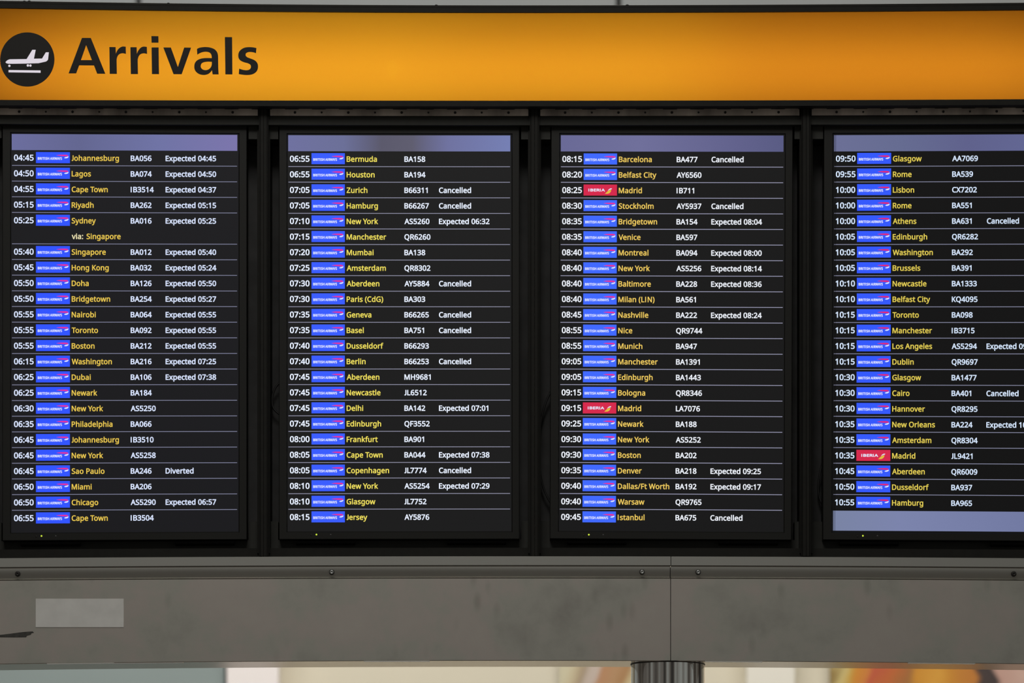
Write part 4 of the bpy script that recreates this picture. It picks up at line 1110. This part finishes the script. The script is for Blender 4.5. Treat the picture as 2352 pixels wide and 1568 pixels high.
def rounded_bezel(mb, bz, top, bot, sc, T):
    """Four mitred rails with a chamfered inner lip, plus the housing behind."""
    outer = [(bz[0], top), (bz[1], top), (bz[1], bot), (bz[0], bot)]
    s0, s1, t0, t1 = sc
    inner = [(s0, t0), (s1, t0), (s1, t1), (s0, t1)]
    mid = [(s0 - 2.2, t0 - 2.2), (s1 + 2.2, t0 - 2.2), (s1 + 2.2, t1 + 2.2), (s0 - 2.2, t1 + 2.2)]
    edge = [(bz[0] - 1, top - 1), (bz[1] + 1, top - 1), (bz[1] + 1, bot + 1), (bz[0] - 1, bot + 1)]
    v = [P(*T(*q), MY + 0.002) for q in edge] + [P(*T(*q), MY) for q in outer] + [P(*T(*q), MY) for q in mid] + [P(*T(*q), MY + 0.004) for q in inner]
    back = [Vector((p.x, MY + 0.055, p.z)) for p in v[:4]]
    v += back
    f = []
    for r in range(3):
        for i in range(4):
            a, b = r * 4 + i, r * 4 + (i + 1) % 4
            f.append((a, a + 4, b + 4, b))
    for i in range(4):
        a, b = i, (i + 1) % 4
        f.append((a, b, 16 + b, 16 + a))
    f.append((16, 17, 18, 19))
    mb.add(v, f)


def monitor(b, d):
    cx = (b['sc'][0] + b['sc'][1]) / 2
    sh, ro = b['shear'], b['rot']
    T = lambda px, py: (px - sh * (py - 311), py + ro * (px - cx))
    root = empty('arrivals_monitor', P(cx, 1238, MY + 0.03), d['label'], 'monitor', 'portrait arrivals monitors')

    def part(mb, name, mats, smooth=False, parent=None):
        o = mesh_obj(name, mb.v, mb.f, mats, parent or root, mb.mi, smooth)
        o.location = -root.location if parent is None else (0, 0, 0)
        return o

    s0, s1 = b['sc']
    mb = MB()
    rounded_bezel(mb, b['bz'], 288.5, 1236.5, (s0 - 1.5, s1 + 3, 308.5, 1219.5), T)
    part(mb, 'bezel', M['bezel'])
    lcd = mat('lcd_glass', (0.006, 0.006, 0.006), 0.35, 0, 0.15, lin(*d['lcd']), 0.8)
    v, f = quad(s0 - 2, 308, s1 + 3.5, 1220, MY + 0.0042, T, 6)
    part(MB().add(v, f), 'lcd_panel', lcd)
    white, yellow = emission('white_screen_text', d['white']), emission('yellow_screen_text', d['yellow'])
    cream = emission('pale_screen_text', (226, 216, 172))
    line_m = emission('row_line', d['line'])
    bar = bar_mat('header_bar_glow', d['bar'])
    blue = emission('blue_logo_ground', d['blue'])
    pink = emission('pink_logo_ribbon', (232, 48, 150) if b['word'] != 'rightmost' else (228, 36, 110))
    lw = emission('white_logo_mark', (226, 232, 255))
    red = emission('red_logo_ground', (214, 44, 78))
    gold = emission('gold_logo_wing', (226, 190, 66))
    v, f = quad(s0, d['head'][0], s1, d['head'][1], MY + 0.0038, T, 6)
    part(MB().add(v, f), 'header_bar', bar)
    if d['foot']:
        v, f = quad(s0, d['foot'][0], s1, d['foot'][1], MY + 0.0038, T, 6)
        part(MB().add(v, f), 'footer_bar', bar_mat('footer_bar_glow', [(0, (122, 132, 164)), (0.3, (124, 132, 172)), (1, (112, 120, 160))]))
        dead = mat('dead_pixels', (0.004, 0.004, 0.004), 0.4, 0, 0.1)
        for px, w in ((1916.6, 0.6), (1919.4, 0.8)):
            v, f = quad(px, 309, px + w, 1218, MY + 0.0030, T, 1)
            part(MB().add(v, f), 'dead_pixel_column', dead)
    c = d['cols']
    yt = MY + 0.0034
    rows = d['data'].split('\n')
    for i, line in enumerate(rows):
        fld = (line + '||||').split('|')
        mid = d['row0'] + d['step'] * i
        base = mid + 6.1
        v, f = quad(s0 + 0.5, mid - 17.0, s1 - 0.5, mid + 16.3, MY + 0.0040, T, 3)
        row = part(MB().add(v, f), 'flight_row', lcd)

        def words(s, px, name, m, cap=12.6, width=None, by=0.0, xs=0.912):
            pts, tri = text_shape(s, cap, xs, d['e'] - (0.008 if m is yellow else 0.0), width)
            vv = [P(*T(px + x + (0.6 if cap < 13 else 0.2), base + by - y), yt) for x, y in pts]
            return part(MB().add(vv, tri), name, m, parent=row)

        if fld[0] == 'via':
            words('via:', c[3], 'via_text', cream)
            words(fld[1], c[3] + 34.2, 'destination_text', yellow)
        else:
            words(fld[0], c[0], 'time_text', white, 13.7, width=(45.2 if not fld[0].startswith('1') else None))
            # airline logo tile
            L, R = c[1], c[2]
            sx = (R - L) / 77.0
            top = mid - 13.7
            mb = MB()
            vq, fq = quad(L, top, R, top + 25.2, MY + 0.0037, T, 1)
            mb.add(vq, fq, 0)

            def shape(poly, mi, yd):
                fl, tri = tess([smooth_poly(poly, 1, 50)])
                mb.add([P(*T(L + p.x * sx, top + p.y), yd) for p in fl], tri, mi)

            if fld[4] == 'I':
                pts, tri = text_shape('IBERIA', 6.5, 1.6, 0.075, 38.2)
                mb.add([P(*T(L + (11.3 + x) * sx, top + 15.9 - y), yt) for x, y in pts], tri, 1)
                shape(IB_WHITE, 1, yt)
                shape(IB_GOLD, 2, yt)
                mats = [red, lw, gold]
            else:
                pts, tri = text_shape('BRITISH', 5.9, 0.72, 0.05, 26.3)
                mb.add([P(*T(L + (3.9 + x) * sx, top + 17.6 - y), yt) for x, y in pts], tri, 1)
                pts, tri = text_shape('AIRWAYS', 5.9, 0.72, 0.05, 27.3)
                mb.add([P(*T(L + (31.8 + x) * sx, top + 17.6 - y), yt) for x, y in pts], tri, 1)
                shape(LOGO_PINK, 2, yt)
                shape(LOGO_WHITE, 1, yt)
                mats = [blue, lw, pink]
            part(mb, 'airline_logo', mats, parent=row)
            words(fld[1], c[3], 'destination_text', yellow)
            words(fld[2], c[4], 'flight_number_text', white)
            if fld[3]:
                words(fld[3], c[5], 'status_text', white)
        if i < len(rows) - 1 and not (i + 1 < len(rows) and rows[i + 1].startswith('via')):
            v, f = quad(s0 + 0.5, mid + 16.4, s1 - 0.5, mid + 17.8, MY + 0.0034, T, 6)
            part(MB().add(v, f), 'divider_line', line_m, parent=row)
    lx, ly, lx2 = d['led']
    p = P(lx, ly, MY, False)
    part(MB().lathe_y((p.x, p.z), [(0.0, MY - 0.0008), (0.0017, MY - 0.0006), (0.0022, MY + 0.0005)], 16), 'power_light', M['led'], True)
    p = P(lx2, ly + 0.3, MY, False)
    part(MB().lathe_y((p.x, p.z), [(0.0, MY - 0.0004), (0.0018, MY - 0.0004), (0.0022, MY + 0.0004)], 16), 'sensor_window', M['sensor'], True)
    p = P(lx - 12, ly + 1.5, MY, False)
    part(MB().lathe_y((p.x, p.z), [(0.0, MY - 0.0004), (0.002, MY - 0.0004), (0.0026, MY + 0.0004)], 16), 'power_button', M['bezel'], True)
    # carry handles under the lower edge
    for hx in (s0 + 84, s1 - 78):
        q = MB().profile(hx - 68, hx + 68, [(1236.0, MY + 0.012), (1241, MY + 0.012), (1244, MY + 0.018), (1244, MY + 0.04), (1236.0, MY + 0.04)], step=200)
        part(q, 'handle', M['handle'])
    return root


for b, d in zip(BAYS, MON):
    monitor(b, d)


# ------------------------------------------------------------------ loose cables in the gaps beside the monitors
def cable(pts, label):
    c = [P(x, y, 0.10, False) for x, y in pts]
    out = []
    for i in range(len(c) - 1):
        p0, p1, p2, p3 = c[max(i - 1, 0)], c[i], c[i + 1], c[min(i + 2, len(c) - 1)]
        for k in range(6):
            t = k / 6
            out.append(0.5 * ((2 * p1) + (p2 - p0) * t + (2 * p0 - 5 * p1 + 4 * p2 - p3) * t * t + (3 * p1 - p0 - 3 * p2 + p3) * t ** 3))
    out.append(c[-1])
    o = MB().tube(out, 0.0024, 8).build('power_cable', M['cable'], None, True)
    return tag(o, label, 'cable')


cable([(655, 868), (634, 888), (625, 915), (630, 940), (655, 960)], 'short loop of black cable at the left side of the second monitor')
cable([(1290, 870), (1262, 905), (1244, 960), (1239, 1030), (1243, 1100), (1262, 1150), (1290, 1180)], 'long loop of black cable at the left side of the third monitor')
cable([(1915, 1040), (1892, 1056), (1881, 1100), (1880, 1130), (1890, 1160), (1915, 1185)], 'loop of black cable at the left side of the rightmost monitor')
